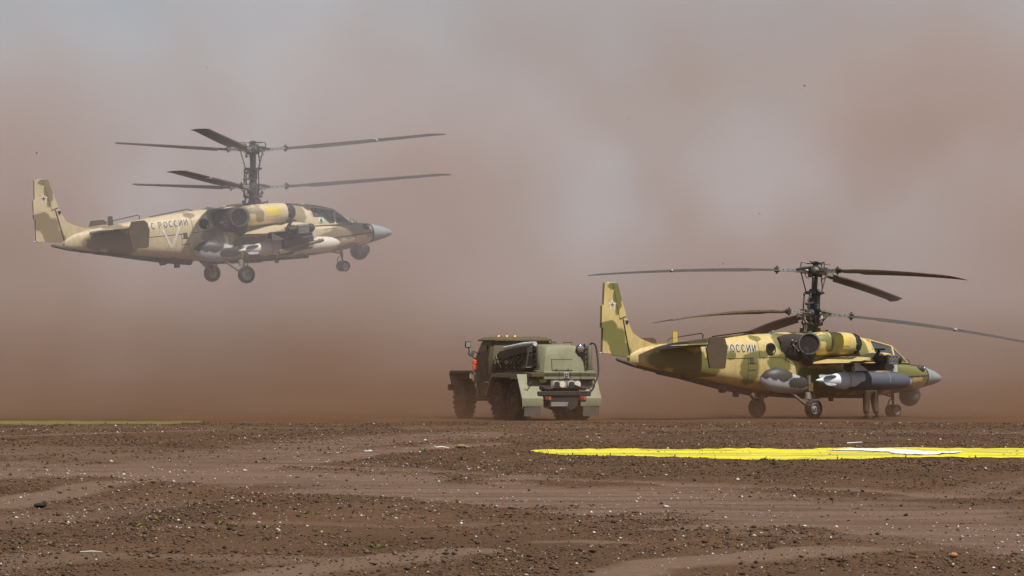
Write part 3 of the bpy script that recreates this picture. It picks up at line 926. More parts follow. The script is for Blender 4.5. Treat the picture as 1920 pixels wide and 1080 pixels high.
    b.tube([(-4.3, 0, 2.56), (-2.8, 0, 2.72), (-2.6, 0, 2.66)], .02, 6)
    b.build('wire_antenna', M['dark'], H)
    b = MB(); b.box((-5.82, 0, 2.50), (.20, .035, .40), taper=.9); b.build('blade_antenna', M['yellow' if spec['camo'] == 'camo_green' else 'belly'], H, 0)
    b = MB(); b.tube([(-2.05, -.2, 2.60), (-2.05, -.2, 2.74)], .05, 8); b.tube([(-2.2, -.2, 2.62), (-1.95, -.2, 2.76)], .015, 6); b.build('beacon', M['steel'], H)
    # belly antennas
    for xx, w, hh, th in ((-3.35, .2, .34, .05), (-2.12, .13, .2, .05), (.66, .13, .2, .06), (-4.5, .16, .14, .05), (-7.0, .1, .12, .03)):
        zb = station(xx)[1]
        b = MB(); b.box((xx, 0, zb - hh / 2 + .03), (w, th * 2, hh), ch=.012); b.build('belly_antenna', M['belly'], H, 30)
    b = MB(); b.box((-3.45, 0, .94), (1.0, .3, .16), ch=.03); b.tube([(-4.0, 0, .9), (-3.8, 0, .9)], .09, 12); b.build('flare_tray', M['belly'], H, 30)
    # ---- engines
    for s in (-1, 1):
        rings = []
        for xx, yc, zc, ry, rz in ((-1.14, .93, 2.33, .16, .18), (-1.08, .94, 2.33, .28, .29), (-.95, .945, 2.335, .36, .345), (-.75, .95, 2.345, .395, .37), (-.5, .95, 2.35, .40, .375), (0, .94, 2.35, .40, .37), (.35, .93, 2.35, .385, .36), (.58, .92, 2.345, .355, .34)):
            rings.append([(xx, (yc + ry * math.copysign(abs(math.cos(a)) ** .85, math.cos(a))) * s, zc + rz * math.copysign(abs(math.sin(a)) ** .85, math.sin(a))) for a in (2 * math.pi * k / 28 for k in range(28))])
        nac = MB().loft(rings).build('engine_nacelle', camo, H, 45)
        b = MB()
        b.lathe((.59, .92 * s, 2.345), (1, 0, 0), [(0, .30), (.06, .30), (.07, .33), (.16, .335), (.27, .30), (.36, .22), (.42, .1), (.435, .01)], 24)
        b.build('intake_filter', M['dark'], nac, 40)
        for k in range(10):
            a = 2 * math.pi * k / 10
            b = MB(); b.box((.62, .92 * s + .335 * math.cos(a), 2.345 + .335 * math.sin(a)), (.07, .04, .04))
            b.build('intake_clip', M['steel'], nac)
        ax = Vector((-.70, .71 * s, .03)).normalized()
        o = Vector((-1.36, 1.22 * s, 2.345))
        b = MB()
        b.lathe(o - ax * .55, ax, [(0, .22), (.2, .29), (.42, .325), (.55, .33), (.565, .325), (.565, .305)], 28)
        ex = b.build('exhaust_nozzle', M['soot'], nac, 45)
        b = MB()
        b.lathe(o, ax, [(.0, .334), (.02, .345), (.04, .338), (.04, .30), (.01, .30)], 28, False)
        b.build('exhaust_rim', M['steel'], ex, 45)
        b = MB()
        b.lathe(o - ax * .50, ax, [(0, .005), (0, .27), (.25, .29), (.545, .303)], 24, False)
        b.build('exhaust_bore', M['bore'], ex, 45)
        b = MB(); b.ball((-1.26, 1.0 * s, 2.06), 1.0, 20, 14, (.30, .26, .42)); b.build('exhaust_shroud', M['soot'], nac, 60)
        # sooty saddle behind the nozzle
        b = MB()
        rings = []
        for xx, yc, zc, ry, rz in ((-2.14, .62, 2.25, .12, .30), (-1.9, .70, 2.24, .17, .40), (-1.6, .78, 2.24, .22, .43), (-1.3, .84, 2.2, .24, .42), (-1.02, .88, 2.1, .26, .36)):
            rings.append([(xx, (yc + ry * math.cos(a)) * s, zc + rz * math.sin(a)) for a in (2 * math.pi * k / 20 for k in range(20))])
        b.loft(rings)
        b.build('engine_fairing', M['soot'], nac, 45)
        for k in range(7):
            q = rnd.uniform(-1.95, -1.6)
            z = rnd.uniform(2.05, 2.5)
            b = MB(); b.tube([(q, .90 * s, z), (q + rnd.uniform(-.1, .1), 1.0 * s, z + rnd.uniform(-.12, .12))], .028, 6)
            b.build('engine_pipe', M['hub'], nac)
        # number panel painted on the nacelle, right side shows
        b = MB()
        rows = []
        for xx in (-.34, -.15, .08, .26):
            ry, rz, yc = .402, .372, .938
            if xx < 0: yc = .945
            if xx > .2: ry, rz, yc = .392, .365, .933
            rows.append([(xx, (yc + ry * math.cos(a) ** .85) * s, 2.35 + rz * math.copysign(abs(math.sin(a)) ** .85, math.sin(a))) for a in (R(-8), R(5), R(18), R(31), R(44))])
        b.loft([[(p[0], p[1] + .004 * s, p[2]) for p in r] for r in rows], False, False, False)
        b.build('number_panel', M['yellow'], nac, 40)
        # ---- stub wing
        rings = []
        for yy, xt, xl, zt, zl in ((.75, -1.22, .45, 1.72, 1.86), (1.2, -1.20, .40, 1.72, 1.86), (2.2, -1.14, .22, 1.74, 1.87), (2.75, -1.10, .12, 1.75, 1.88)):
            rings.append([(p[0], yy * s, p[1]) for p in naca(xt, xl, zt, zl, .15)])
        w = MB().loft(rings).build('stub_wing', camo, H, 40)
        rings = []
        for yy, k in ((2.755, 1.0), (3.2, 1.0), (3.36, .9), (3.42, .72)):
            rings.append([(p[0], yy * s, 1.90 + (p[1] - 1.90) * k) for p in naca(-1.10, .15, 1.80, 1.95, .24 )])
        MB().loft(rings).build('wing_tip', camo, w, 40)
        # tip pod
        b = MB()
        b.lathe((-.72, 3.52 * s, 1.84), (1, 0, 0), [(0, .05), (.05, .11), (.25, .135), (.80, .14), (.86, .12)], 18)
        pod = b.build('countermeasure_pod', M['dark'], w, 45)
        b = MB(); b.ball((.22, 3.52 * s, 1.85), .155, 18, 12, (1.0, 1, 1)); b.build('pod_nose', M['dark'], pod, 60)
        b = MB()
        b.tube([(-.72, 3.50 * s, 1.86), (-.55, 3.52 * s, 2.12)], [.07, .05], 10)
        b.box((-.52, 3.52 * s, 2.16), (.36, .12, .06), ch=.015)
        b.build('warning_sensor', M['dark'], pod)
        b = MB(); b.box((-.17, 3.68 * s, 1.84), (.44, .10, .30), ch=.012)
        fl = b.build('flare_dispenser', M['steel'], pod, 30)
        for iz in range(2):
            for ix in range(3):
                b = MB()
                cx, cz = -.31 + ix * .14, 1.775 + iz * .135
                for dx, dz, lx, lz in ((0, .05, .115, .014), (0, -.05, .115, .014), (.052, 0, .014, .11), (-.052, 0, .014, .11)):
                    b.box((cx + dx, 3.74 * s, cz + dz), (lx, .03, lz))
                b.build('flare_cell', M['alum'], fl, 0)
        # pylons
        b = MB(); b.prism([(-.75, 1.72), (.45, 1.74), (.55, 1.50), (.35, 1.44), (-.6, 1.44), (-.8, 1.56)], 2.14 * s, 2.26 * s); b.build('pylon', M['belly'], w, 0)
        b = MB(); b.box((-.45, 2.2 * s, 1.56), (.18, .2, .2), ch=.02); b.build('pylon_clamp', M['pale'], w)
        b = MB(); b.prism([(-1.0, 1.72), (.35, 1.75), (.55, 1.62), (.4, 1.50), (-.6, 1.50), (-.98, 1.52)], 2.93 * s, 3.07 * s); b.build('pylon', M['dark'], w, 0)
        b = MB(); b.prism([(-1.02, 1.74), (-.60, 1.50), (-1.0, 1.50)], 2.91 * s, 3.09 * s); b.build('pylon_fairing', M['pale'], w, 0)
        b = MB(); b.lathe((.58, 3.0 * s, 1.44), (0, 0, 1), [(0, .09), (.02, .105), (.28, .09), (.30, .05)], 14); b.build('pylon_sway_brace', M['pale'], w)
        # fuel tank
        b = MB()
        b.lathe((-1.98, 2.2 * s, 1.205), (1, 0, -.012), [(0, .015), (.12, .05), (.35, .095), (.62, .17), (.9, .24), (1.2, .275), (1.5, .285), (3.1, .285), (3.5, .265), (3.75, .22), (3.93, .15), (4.04, .06), (4.07, .005)], 28)
        tk = b.build('fuel_tank', M[spec['tank']], H, 45)
        for a in (38, 142, 218, 322):
            d = Vector((0, math.cos(R(a)) * s, math.sin(R(a))))
            c = Vector((0, 2.2 * s, 1.20))
            b = MB()
            t = Vector((0, -d.z, d.y)) * .012
            q = [(-1.50, .09), (-1.22, .16), (-1.34, .26), (-1.60, .28), (-1.70, .24), (-1.74, .05)]
            vs_ = [Vector((x_, 0, 0)) + c + d * r_ for x_, r_ in q]
            b.add([v + t for v in vs_] + [v - t for v in vs_], [tuple(range(6)), tuple(range(11, 5, -1))] + [(i, (i + 1) % 6, 6 + (i + 1) % 6, 6 + i) for i in range(6)])
            b.build('tank_fin', M['grey'], tk, 0)
        for xx in (-.78, .9):
            b = MB(); b.lathe((xx, 2.2 * s, 1.195), (1, 0, -.012), [(0, .284), (.002, .289), (.02, .289), (.022, .284)], 28, False)
            b.build('tank_band', M['grey'], tk)
        # launcher with tubes on the outer pylon
        if spec.get('launcher'):
            b = MB(); b.box((-.05, 3.0 * s, 1.36), (1.15, .34, .34), Euler((0, R(-3), 0)), ch=.03); b.box((.1, 3.0 * s, 1.18), (.6, .28, .16), ch=.02)
            la = b.build('missile_launcher', M['dark'], H, 30)
            for k, (dy, dz) in enumerate(((.24, 0), (.24, -.13))):
                if k == 1 and s > 0: continue
                b = MB()
                p, q = Vector((-.95, (3.0 + dy) * s, 1.10 + dz * .5)), Vector((.85, (3.0 + dy) * s, 1.37 + dz))
                if k: q = q + (p - q) * .25
                b.tube([p, p + (q - p) * .02, q - (q - p) * .02, q], [.05, .062, .062, .05], 14)
                tb = b.build('missile_tube', M['olive'], la, 45)
                b = MB()
                for t_ in (.3, .62, .9):
                    cpt = p + (q - p) * t_
                    b.lathe(cpt, q - p, [(0, .06), (.005, .075), (.05, .075), (.055, .06)], 12)
                b.build('tube_collar', M['olive'], tb)
        # ---- landing gear fairing, strut, wheel
        rings = []
        for xx, yc, zc, ry, rz in ((-3.05, .86, 1.22, .05, .12), (-2.85, .90, 1.22, .20, .30), (-2.55, .94, 1.22, .27, .39), (-2.2, .96, 1.18, .28, .38), (-1.8, .95, 1.10, .26, .30), (-1.35, .92, 1.05, .22, .24), (-.95, .86, 1.03, .1, .12)):
            rings.append([(xx, (yc + ry * math.cos(a)) * s, zc + rz * math.copysign(abs(math.sin(a)) ** .8, math.sin(a))) for a in (2 * math.pi * k / 24 for k in range(24))])
        MB().loft(rings).build('gear_fairing', M['sponson'], H, 50)
        dz = spec['gear']
        b = MB()
        b.tube([(-1.30, 1.12 * s, 1.35), (-1.30, 1.16 * s, .62 + dz)], .065, 12)
        b.tube([(-1.30, 1.16 * s, .66 + dz), (-1.30, 1.16 * s, .31 + dz)], .045, 10)
        b.tube([(-1.30, 1.16 * s, .31 + dz), (-1.30, 1.36 * s, .31 + dz)], .04, 10)
        b.tube([(-2.0, 1.0 * s, .86), (-1.42, 1.16 * s, .40 + dz)], .045, 10)
        b.tube([(-1.18, 1.14 * s, .95), (-1.12, 1.18 * s, .7 + dz * .5), (-1.24, 1.18 * s, .45 + dz)], .03, 8)
        gr = b.build('landing_gear_leg', M['steel'], H, 40)
        b = MB(); b.lathe((-1.42, 1.20 * s, .60), (0, 0, 1), [(0, .05), (.02, .09), (.2, .09), (.22, .05)], 14); b.tube([(-1.36, 1.1 * s, .9), (-1.42, 1.2 * s, .62)], .03, 8); b.build('shock_absorber', M['alum'], gr)
        b = MB(); b.box((-1.34, 1.24 * s, .98), (.2, .05, .26), ch=.01); b.build('gear_door', M['olive'], gr)
        make_wheel(H, (-1.30, 1.335 * s, .31 + dz), .31, .115, s, 'main_wheel')
    # nose gear
    dz = spec['gear']
    b = MB()
    b.tube([(3.30, 0, .95), (3.36, 0, .55 + dz)], .06, 12)
    b.tube([(3.36, 0, .6 + dz), (3.38, 0, .2 + dz)], .035, 10)
    b.tube([(3.24, 0, .58 + dz), (3.14, 0, .42 + dz), (3.36, 0, .24 + dz)], .022, 8)
    b.tube([(3.38, -.16, .2 + dz), (3.38, .16, .2 + dz)], .03, 10)
    b.tube([(2.85, 0, .75), (3.3, 0, .66 + dz * .5)], .03, 8)
    b.build('nose_gear_leg', M['belly'], H, 40)
    for s in (-1, 1):
        make_wheel(H, (3.38, .135 * s, .2 + dz), .2, .07, s, 'nose_wheel')
    # ---- rotors
    base, top = Vector((-.16, 0, 2.55)), Vector((.02, 0, 4.95))
    ax = (top - base).normalized()
    on = lambda z: base + ax * ((z - base.z) / ax.z)
    b = MB()
    b.lathe(on(2.6), ax, [(0, .30), (.1, .26), (.18, .17), (.45, .15), (.5, .22), (.62, .22), (.66, .14), (.98, .13), (1.02, .165), (1.30, .165), (1.36, .10), (1.42, .10)], 20)
    b.lathe(on(4.0), ax, [(0, .095), (.5, .095), (.6, .13), (.75, .13), (.8, .08), (2.33 - 1.45, .08), (.95, .05)], 16)
    mast = b.build('rotor_mast', M['hub'], H, 40)
    b = MB(); b.lathe(on(3.58), ax, [(0, .12), (.02, .158), (.25, .158), (.27, .12)], 20); b.build('mast_collar', M['pale'], mast, 40)
    # swashplates
    for z, r_ in ((2.92, .26), (3.92, .25)):
        b = MB()
        b.lathe(on(z), ax, [(0, .12), (.0, r_), (.06, r_ + .02), (.09, r_), (.09, .12)], 24)
        for k in range(6):
            a = k * math.pi / 3 + .3
            d = Vector((math.cos(a), math.sin(a), 0))
            b.box(on(z + .045) + d * (r_ + .03), (.09, .09, .07), Euler((0, 0, a)))
        b.build('swashplate', M['hub'], mast, 40)
    for key, zr in (('lower', 3.30), ('upper', 4.65)):
        angs, cones = spec[key]
        hubp = on(zr)
        q = Vector((0, 0, 1)).rotation_difference(ax).to_matrix()
        b = MB()
        b.lathe(on(zr - .16), ax, [(0, .14), (.05, .22), (.10, .25), (.22, .25), (.28, .2), (.33, .12)], 20)
        hub = b.build('rotor_hub', M['hub'], H, 40)
        if key == 'upper':
            b = MB()
            for k in range(6):
                a = R(angs[0]) + k * math.pi / 3
                d = q @ Vector((math.cos(a), math.sin(a), 0))
                b.tube([on(4.90) + d * .08, on(4.92) + d * .46], .022, 6)
                if k % 2 == 0: b.tube([on(4.92) + d * .46, on(4.70) + d * .48], .018, 6)
            b.lathe(on(4.74), ax, [(0, .09), (.16, .09), (.2, .14), (.24, .05)], 14)
            b.build('vibration_damper', M['hub'], hub)
        local = q.to_4x4()
        for ang, cone in zip(angs, cones):
            a = R(ang)
            dr = q @ Vector((math.cos(a), math.sin(a), 0))
            tg = q @ Vector((-math.sin(a), math.cos(a), 0)) * spec['turn'][key == 'lower']
            up = q @ Vector((0, 0, 1))
            def pt(r_, c=0.0, h=0.0):
                t = max(r_ - .4, 0) / 6.85
                dz_ = cone * (t ** 1.6 if cone < 0 else t ** 1.05)
                rr = r_ - .5 * dz_ * dz_ / 7 * t
                return hubp + dr * rr + tg * c + up * (dz_ + h)
            # blade: leading edge at +c
            rings = []
            for r_, ch, sw, tw, th in ((1.12, .16, 0, 9, .30), (1.28, .30, 0, 9, .17), (1.55, .33, 0, 9, .14), (2.0, .36, 0, 8, .13), (2.15, .50, -.02, 8, .125), (3.2, .53, -.02, 6.5, .12), (4.2, .53, -.02, 5, .115), (5.2, .53, -.02, 3.5, .11), (6.1, .53, -.02, 2.2, .1), (6.75, .53, -.02, 1.4, .09), (7.05, .46, -.10, 1, .08), (7.25, .30, -.24, 1, .06)):
                tw = R(tw + spec.get('pitch', 2))
                pr = []
                for u, v in naca(-.7, .3, 0, 0, th, 5):
                    c_, h_ = u * ch + sw, v * ch
                    pr.append(pt(r_, c_ * math.cos(tw) - h_ * math.sin(tw), c_ * math.sin(tw) + h_ * math.cos(tw)))
                rings.append(pr)
            bl = MB().loft(rings).build('rotor_blade', M['blade'], hub, 50)
            b = MB()
            for (r0, r1) in ((1.6, 6.9),):
                k = 14
                rg = []
                for i in range(k + 1):
                    r_ = r0 + (r1 - r0) * i / k
                    ch = .36 if r_ < 2.05 else .53
                    le = .3 * ch - (.02 if r_ > 2.05 else 0)
                    rg.append([pt(r_, le + .006, .012), pt(r_, le - .03, .034), pt(r_, le - .03, -.022), pt(r_, le + .006, -.008)])
                b.loft(rg)
            b.build('leading_edge_strip', M['blade_edge'], bl, 0)
            if key == 'upper' and ang == angs[0] or key == 'lower' and ang == angs[2]:
                b = MB(); b.loft([[pt(4.55, .17, .05), pt(4.55, -.38, .03), pt(4.55, -.38, -.03), pt(4.55, .17, -.045)], [pt(4.60, .17, .05), pt(4.60, -.38, .03), pt(4.60, -.38, -.03), pt(4.60, .17, -.045)]]); b.build('blade_band', M['white'], bl, 0)
            # torsion arm and grip
            b = MB()
            b.tube([pt(.16), pt(.42)], .10, 10)
            b.loft([[pt(r_, .085, .05), pt(r_, -.085, .05), pt(r_, -.085, -.05), pt(r_, .085, -.05)] for r_ in (.42, .8, 1.18)])
            arm = b.build('blade_arm', M['alum'], hub, 30)
            b = MB()
            for i in range(4):
                b.tube([pt(.55 + i * .16, .089), pt(.55 + i * .16, -.089)], .022, 6)
                b.tube([pt(.55 + i * .16, 0, .053), pt(.55 + i * .16, 0, -.053)], .022, 6)
            b.build('arm_hole', M['seam'], arm)
            b = MB()
            b.box(pt(1.22), (.16, .16, .16), q @ Matrix.Rotation(a, 3, 'Z'), ch=.02)
            b.tube([pt(1.22, .02, -.13), pt(1.22, .02, .13)], .03, 8)
            b.build('blade_grip', M['hub'], arm, 40)
            b = MB(); b.lathe(pt(.46, .12, -.04), up, [(0, .05), (.02, .07), (.12, .07), (.14, .05)], 10); b.tube([pt(.36, .2, -.02), pt(.62, .10, -.02)], .035, 8); b.build('pitch_horn', M['hub'], arm, 40)
            b = MB(); b.tube([pt(.16, -.2, .1), pt(.44, -.13, .07)], .045, 8); b.tube([pt(.40, -.14, .07), pt(.62, -.09, .03)], .025, 8); b.build('lag_damper', M['hub'], arm, 40)
            b = MB(); b.tube([pt(.30, -.12, -.04), pt(.34, -.20, -.17), pt(.22, -.12, -.25)], .018, 6); b.build('droop_stop', M['steel'], arm, 40)
            # pitch link down to the swashplate
            b = MB()
            zs = 3.0 if key == 'lower' else 3.98
            e = on(zs) + dr * .24 + tg * .14
            b.tube([pt(.44, .2, -.02), e], .02, 6)
            b.ball(e, .035, 8, 6); b.ball(pt(.44, .2, -.02), .04, 8, 6)
            b.build('pitch_link', M['hub'], hub, 40)
    b = MB()
    for k in range(3):
        a = k * 2.094 + .4
        d = Vector((math.cos(a), math.sin(a), 0))
        b.tube([on(3.02) + d * .33, on(3.92) + d * .31], .022, 6)
        b.ball(on(3.02) + d * .33, .04, 8, 6); b.ball(on(3.92) + d * .31, .04, 8, 6)
        b.tube([on(2.66) + d * .3, on(2.92) + d * .27], .03, 6)
        b.box(on(2.78) + d * .34, (.1, .1, .14), Euler((0, 0, a)))
    b.build('control_rod', M['hub'], mast, 40)
    for pts, r_ in (([on(3.9) + Vector((-.25, -.12, 0)), on(3.75) + Vector((-.36, -.15, 0)), on(3.5) + Vector((-.36, -.15, 0)), on(3.38) + Vector((-.30, -.12, 0))], .03),
                    ([on(3.62) + Vector((-.42, -.15, 0)), on(3.64) + Vector((-.1, -.1, 0))], .038), ([on(2.72) + Vector((.05, -.1, 0)), on(2.75) + Vector((.5, -.15, 0))], .03),
                    ([on(2.72) + Vector((-.05, .1, 0)), on(2.73) + Vector((-.4, -.1, 0))], .03), ([on(2.75) + Vector((-.38, -.1, 0)), on(2.92) + Vector((-.36, -.1, 0))], .025),
                    ([on(3.95) + Vector((.1, -.2, 0)), on(4.1) + Vector((.2, -.16, 0)), on(4.5) + Vector((.16, -.12, 0))], .022), ([on(4.0) + Vector((-.16, -.14, 0)), on(4.45) + Vector((-.17, -.12, 0))], .03),
                    ([on(2.95) + Vector((.3, -.05, 0)), on(3.1) + Vector((.38, -.08, 0)), on(3.3) + Vector((.28, -.1, 0))], .025), ([on(2.98) + Vector((-.1, -.28, 0)), on(3.2) + Vector((-.14, -.3, 0))], .03)):
        b = MB(); b.tube(pts, r_, 8); b.ball(pts[0], r_ * 1.6, 8, 6); b.ball(pts[-1], r_ * 1.6, 8, 6)
        b.build('control_linkage', M['hub'], mast, 40)
    for k in range(16):
        a = rnd.uniform(0, 6.28)
        z = rnd.choice((2.82, 3.05, 3.15, 3.44, 3.85, 4.04, 4.42, 4.52, 4.78))
        d = Vector((math.cos(a), math.sin(a), 0))
        b = MB(); b.box(on(z) + d * rnd.uniform(.14, .27), (rnd.uniform(.06, .12), rnd.uniform(.05, .1), rnd.uniform(.06, .13)), Euler((rnd.uniform(-.3, .3), rnd.uniform(-.3, .3), a)), ch=.01)
        b.build('hub_fitting', M['hub'] if k % 3 else M['steel'], mast, 30)
    return H


def make_wheel(parent, c, r, hw, side, name):
    b = MB()
    prof = [(-hw * .75, r * .58), (-hw, r * .72), (-hw * .98, r * .86), (-hw * .72, r * .97), (-hw * .35, r), (hw * .35, r), (hw * .72, r * .97), (hw * .98, r * .86), (hw, r * .72), (hw * .75, r * .58)]
    b.lathe((0, 0, 0), (0, 1, 0), prof, 32, False)
    ty = b.build(name, M['rubber'], parent, 40, c)
    b = MB()
    b.lathe((0, 0, 0), (0, side, 0), [(-hw * .7, .01), (-hw * .7, r * .58), (hw * .80, r * .60), (hw * .86, r * .56), (hw * .5, r * .48), (hw * .42, r * .30), (hw * .75, r * .22), (hw * .8, r * .12), (hw * .8, .005)], 28, False)
    rim = b.build('rim', M['rim'], ty, 40)
    b = MB()
    for k in range(8):
        a = k * math.pi / 4
        b.lathe((r * .38 * math.cos(a), hw * .40 * side, r * .38 * math.sin(a)), (0, side, 0), [(0, r * .05), (hw * .15, r * .05)], 6)
    b.lathe((0, hw * .8 * side, 0), (0, side, 0), [(0, r * .09), (hw * .12, r * .08)], 12)
    b.build('wheel_bolt', M['dark'], ty)


wear_ep = wear_mat('dusty_end_plate', (.10, .066, .036), .7, 0, (.07, .048, .028), 3, (.2, .13, .08), .4)

H1_AZ = 31.8
make_helicopter('attack_helicopter', 'camouflaged twin rotor helicopter hovering above the field with white V on its flank',
                (-9.02, 124.7, 4.784), R(31.8), R(5.67), R(2.37),
                dict(camo='camo_brown', text=('ВКС РОССИИ', (-4.88, 2.15, .19), dict(slope=.03, adv=1.27, wide=.80)), vee=True, badge=True, tank='tank_cream', launcher=True, gear=-.03,
                     star=('red', .105), upper=([20.5 - H1_AZ, 140.5 - H1_AZ, 260.5 - H1_AZ], (.65, .33, .63)), lower=([13.5 - H1_AZ, 133.5 - H1_AZ, 253.5 - H1_AZ], (.52, .14, .56)), turn=(1, 1), pitch=7))
H2_AZ = 37.24
make_helicopter('attack_helicopter', 'camouflaged twin rotor helicopter standing on its wheels beside the truck',
                (9.643, 110, 0), R(37.24), 0, 0,
                dict(camo='camo_green', text=('ВКС РОССИИ', (-4.98, 2.09, .215), dict(slope=.0, adv=1.24, wide=.78)), tank='tank_navy', gear=0.0,
                     star=('star_dull', .10), upper=([181 - H2_AZ, 301 - H2_AZ, 61 - H2_AZ], (-.56, -.40, -.30)), lower=([226 - H2_AZ, 106 - H2_AZ, -14 - H2_AZ], (-.84, -.6, -.66)), turn=(-1, 1), pitch=7))


# ------------------------------------------------------------------ truck
def make_truck():
    T = empty('military_truck', (1.13, 105, 0), (0, 0, R(110)))
    put(T, 'olive green six wheeled army truck with ground power unit seen from behind', 'truck')
    green = wear_mat('faded_green_paint', (.275, .27, .165), .65, 0, (.215, .205, .122), 2.6, (.20, .145, .10), .6)
    greend = wear_mat('dark_olive_paint', (.115, .095, .035), .6, 0, (.085, .07, .028), 2.0, (.15, .1, .065), .4)
    black = wear_mat('chassis_black', (.03, .027, .024), .75, 0, dirt_amt=.5)
    hose = wear_mat('black_hose_rubber', (.03, .03, .03), .6, 0, dirt_amt=.3)
    pale = wear_mat('pale_boom_paint', (.66, .66, .60), .5, 0)
    towerm = wear_mat('tower_green_paint', (.16, .165, .10), .6, 0)
    trussm = wear_mat('truss_paint', (.17, .165, .13), .55, .1)
    # chassis
    b = MB()
    for s in (-1, 1): b.box((2.3, .42 * s, .86), (6.4, .1, .24))
    for u in (-.8, .0, 1.4, 2.6, 4.9): b.box((u, 0, .86), (.12, .8, .2))
    b.build('chassis', black, T)
    b = MB(); b.box((-1.0, -.1, .82), (.12, 1.7, .14), ch=.02); b.build('rear_crossmember', black, T)
    b = MB(); b.box((-.8, -.1, .98), (.3, 1.5, .16), ch=.03); b.build('winch_box', black, T)
    b = MB(); b.tube([(-.95, .3, .80), (-1.0, .28, .62), (-.9, -.2, .55), (-1.0, -.5, .66)], .03, 8); b.build('brake_hose', black, T)
    b = MB()
    for u in (0, 1.4, 4.925):
        b.tube([(u, -.95, .63), (u, .95, .63)], .09, 10); b.ball((u, 0, .63), .24, 14, 10)
    for s in (-1, 1): b.box((.7, .5 * s, .72), (1.3, .09, .09))
    b.box((.7, 0, .78), (.4, .7, .4))
    b.build('axle', black, T, 40)
    b = MB(); b.prism([(-.62, .74), (.62, .74), (.52, .40), (.2, .30), (-.25, .30), (-.5, .42)], -1.02, -.94, 'x'); b.build('tow_beam', black, T, 0)
    # wheels with lugged tyres
    first = None
    for u in (0, 1.4, 4.925):
        for s in (-1, 1):
            c = (u, 1.0 * s, .62)
            if first is None:
                r, hw = .62, .18
                b = MB()
                b.lathe((0, 0, 0), (0, 1, 0), [(-hw * .7, r * .52), (-hw, r * .66), (-hw * 1.0, r * .82), (-hw * .8, r * .94), (-hw * .4, r * .965), (hw * .4, r * .965), (hw * .8, r * .94), (hw, r * .82), (hw, r * .66), (hw * .7, r * .52)], 36, False)
                for k in range(22):
                    a = 2 * math.pi * k / 22
                    for q in (-1, 1):
                        aa = a + (.14 if q > 0 else 0)
                        b.box((r * .965 * math.cos(aa), q * hw * .55, r * .965 * math.sin(aa)), (.06, hw * .95, .085), Euler((0, -aa, R(18) * q)))
                ty = b.build('wheel', M['rubber'], T, 40, c)
                b = MB()
                b.lathe((0, 0, 0), (0, 1, 0), [(-hw * .6, .02), (-hw * .65, r * .52), (hw * .65, r * .54), (hw * .7, r * .48), (hw * .2, r * .42), (hw * .1, r * .28), (hw * .9, r * .22), (hw * 1.15, r * .14), (hw * 1.15, .01)], 28, False)
                rim = b.build('rim', M['rim_truck'], ty, 40)
                b = MB()
                for k in range(10):
                    a = k * math.pi / 5
                    b.lathe((r * .35 * math.cos(a), hw * .12, r * .35 * math.sin(a)), (0, 1, 0), [(0, .022), (.03, .022)], 6)
                bolt = b.build('wheel_bolt', M['steel'], ty)
                first = (ty, rim, bolt)
                if s < 0: ty.rotation_euler.z = math.pi
            else:
                t2 = first[0].copy(); col.objects.link(t2); t2.location = c; t2.rotation_euler = (0, rnd.uniform(0, 6), 0 if s > 0 else math.pi)
                for ch in first[1:]:
                    c2 = ch.copy(); col.objects.link(c2); c2.parent = t2
    # rear mudguards: arched boxes over the bogie
    for s in (-1, 1):
        prof = [(1.30, 1.42), (2.05, 1.05), (2.10, 1.08), (1.30, 1.46), (-.72, 1.44), (-1.12, .66), (-1.12, .46), (-1.09, .46), (-1.09, .65), (-.70, 1.40)]
        b = MB()
        path = [(2.20, .80), (1.62, 1.42), (-.62, 1.40), (-1.08, .68), (-1.10, .47)]
        rows = []
        for (u, z), n_ in zip(path, ((-.6, .8), (-.2, 1), (.2, 1), (.85, .5), (1, 0))):
            rows.append([(u, .60 * s, z), (u, 1.27 * s, z), (u + .0, 1.27 * s, z - .035), (u + .02, .60 * s, z - .035)])
        b.loft(rows)
        mg = b.build('mudguard', green, T, 25)
        b = MB(); b.loft([[(u, 1.262 * s, z + .002), (u, 1.275 * s, z + .002), (u, 1.275 * s, z - .11), (u, 1.262 * s, z - .11)] for u, z in path]); b.build('mudguard_lip', green, mg, 25)
        b = MB(); b.prism([(-1.09, .5), (-1.07, .5), (-1.04, .02 + .12), (-1.06, .14)], .68 * s, 1.2 * s); b.build('mud_flap', M['grey_flap'], mg, 0)
        b = MB()
        b.tube([(-.80, .74 * s, 1.36), (-1.02, 1.02 * s, 1.10), (-1.0, 1.10 * s, 1.12)], .018, 6)
        b.build('grab_hook', black, mg)
    # cab
    cab = MB()
    rings = []
    for z, u0, u1, w in ((.98, 2.36, 3.85, 1.04), (1.55, 2.34, 3.9, 1.08), (1.85, 2.36, 3.82, 1.08), (2.36, 2.44, 3.5, .98), (2.46, 2.5, 3.42, .93)):
        r_ = .10
        rings.append([(u0, -w + r_, z), (u0, w - r_, z), (u0 + r_, w, z), (u1 - r_, w, z), (u1, w - r_, z), (u1, -w + r_, z), (u1 - r_, -w, z), (u0 + r_, -w, z)])
    cab.loft(rings)
    cb = cab.build('cab', greend, T, 30)
    b = MB()
    rings = []
    for z, u0, u1, w in ((2.42, 2.36, 3.72, 1.03), (2.46, 2.36, 3.72, 1.03), (2.53, 2.46, 3.58, .92), (2.56, 2.6, 3.4, .75)):
        r_ = .14
        rings.append([(u0, -w + r_, z), (u0, w - r_, z), (u0 + r_, w, z), (u1 - r_, w, z), (u1, w - r_, z), (u1, -w + r_, z), (u1 - r_, -w, z), (u0 + r_, -w, z)])
    b.loft(rings)
    rf = b.build('cab_roof', greend, T, 30)
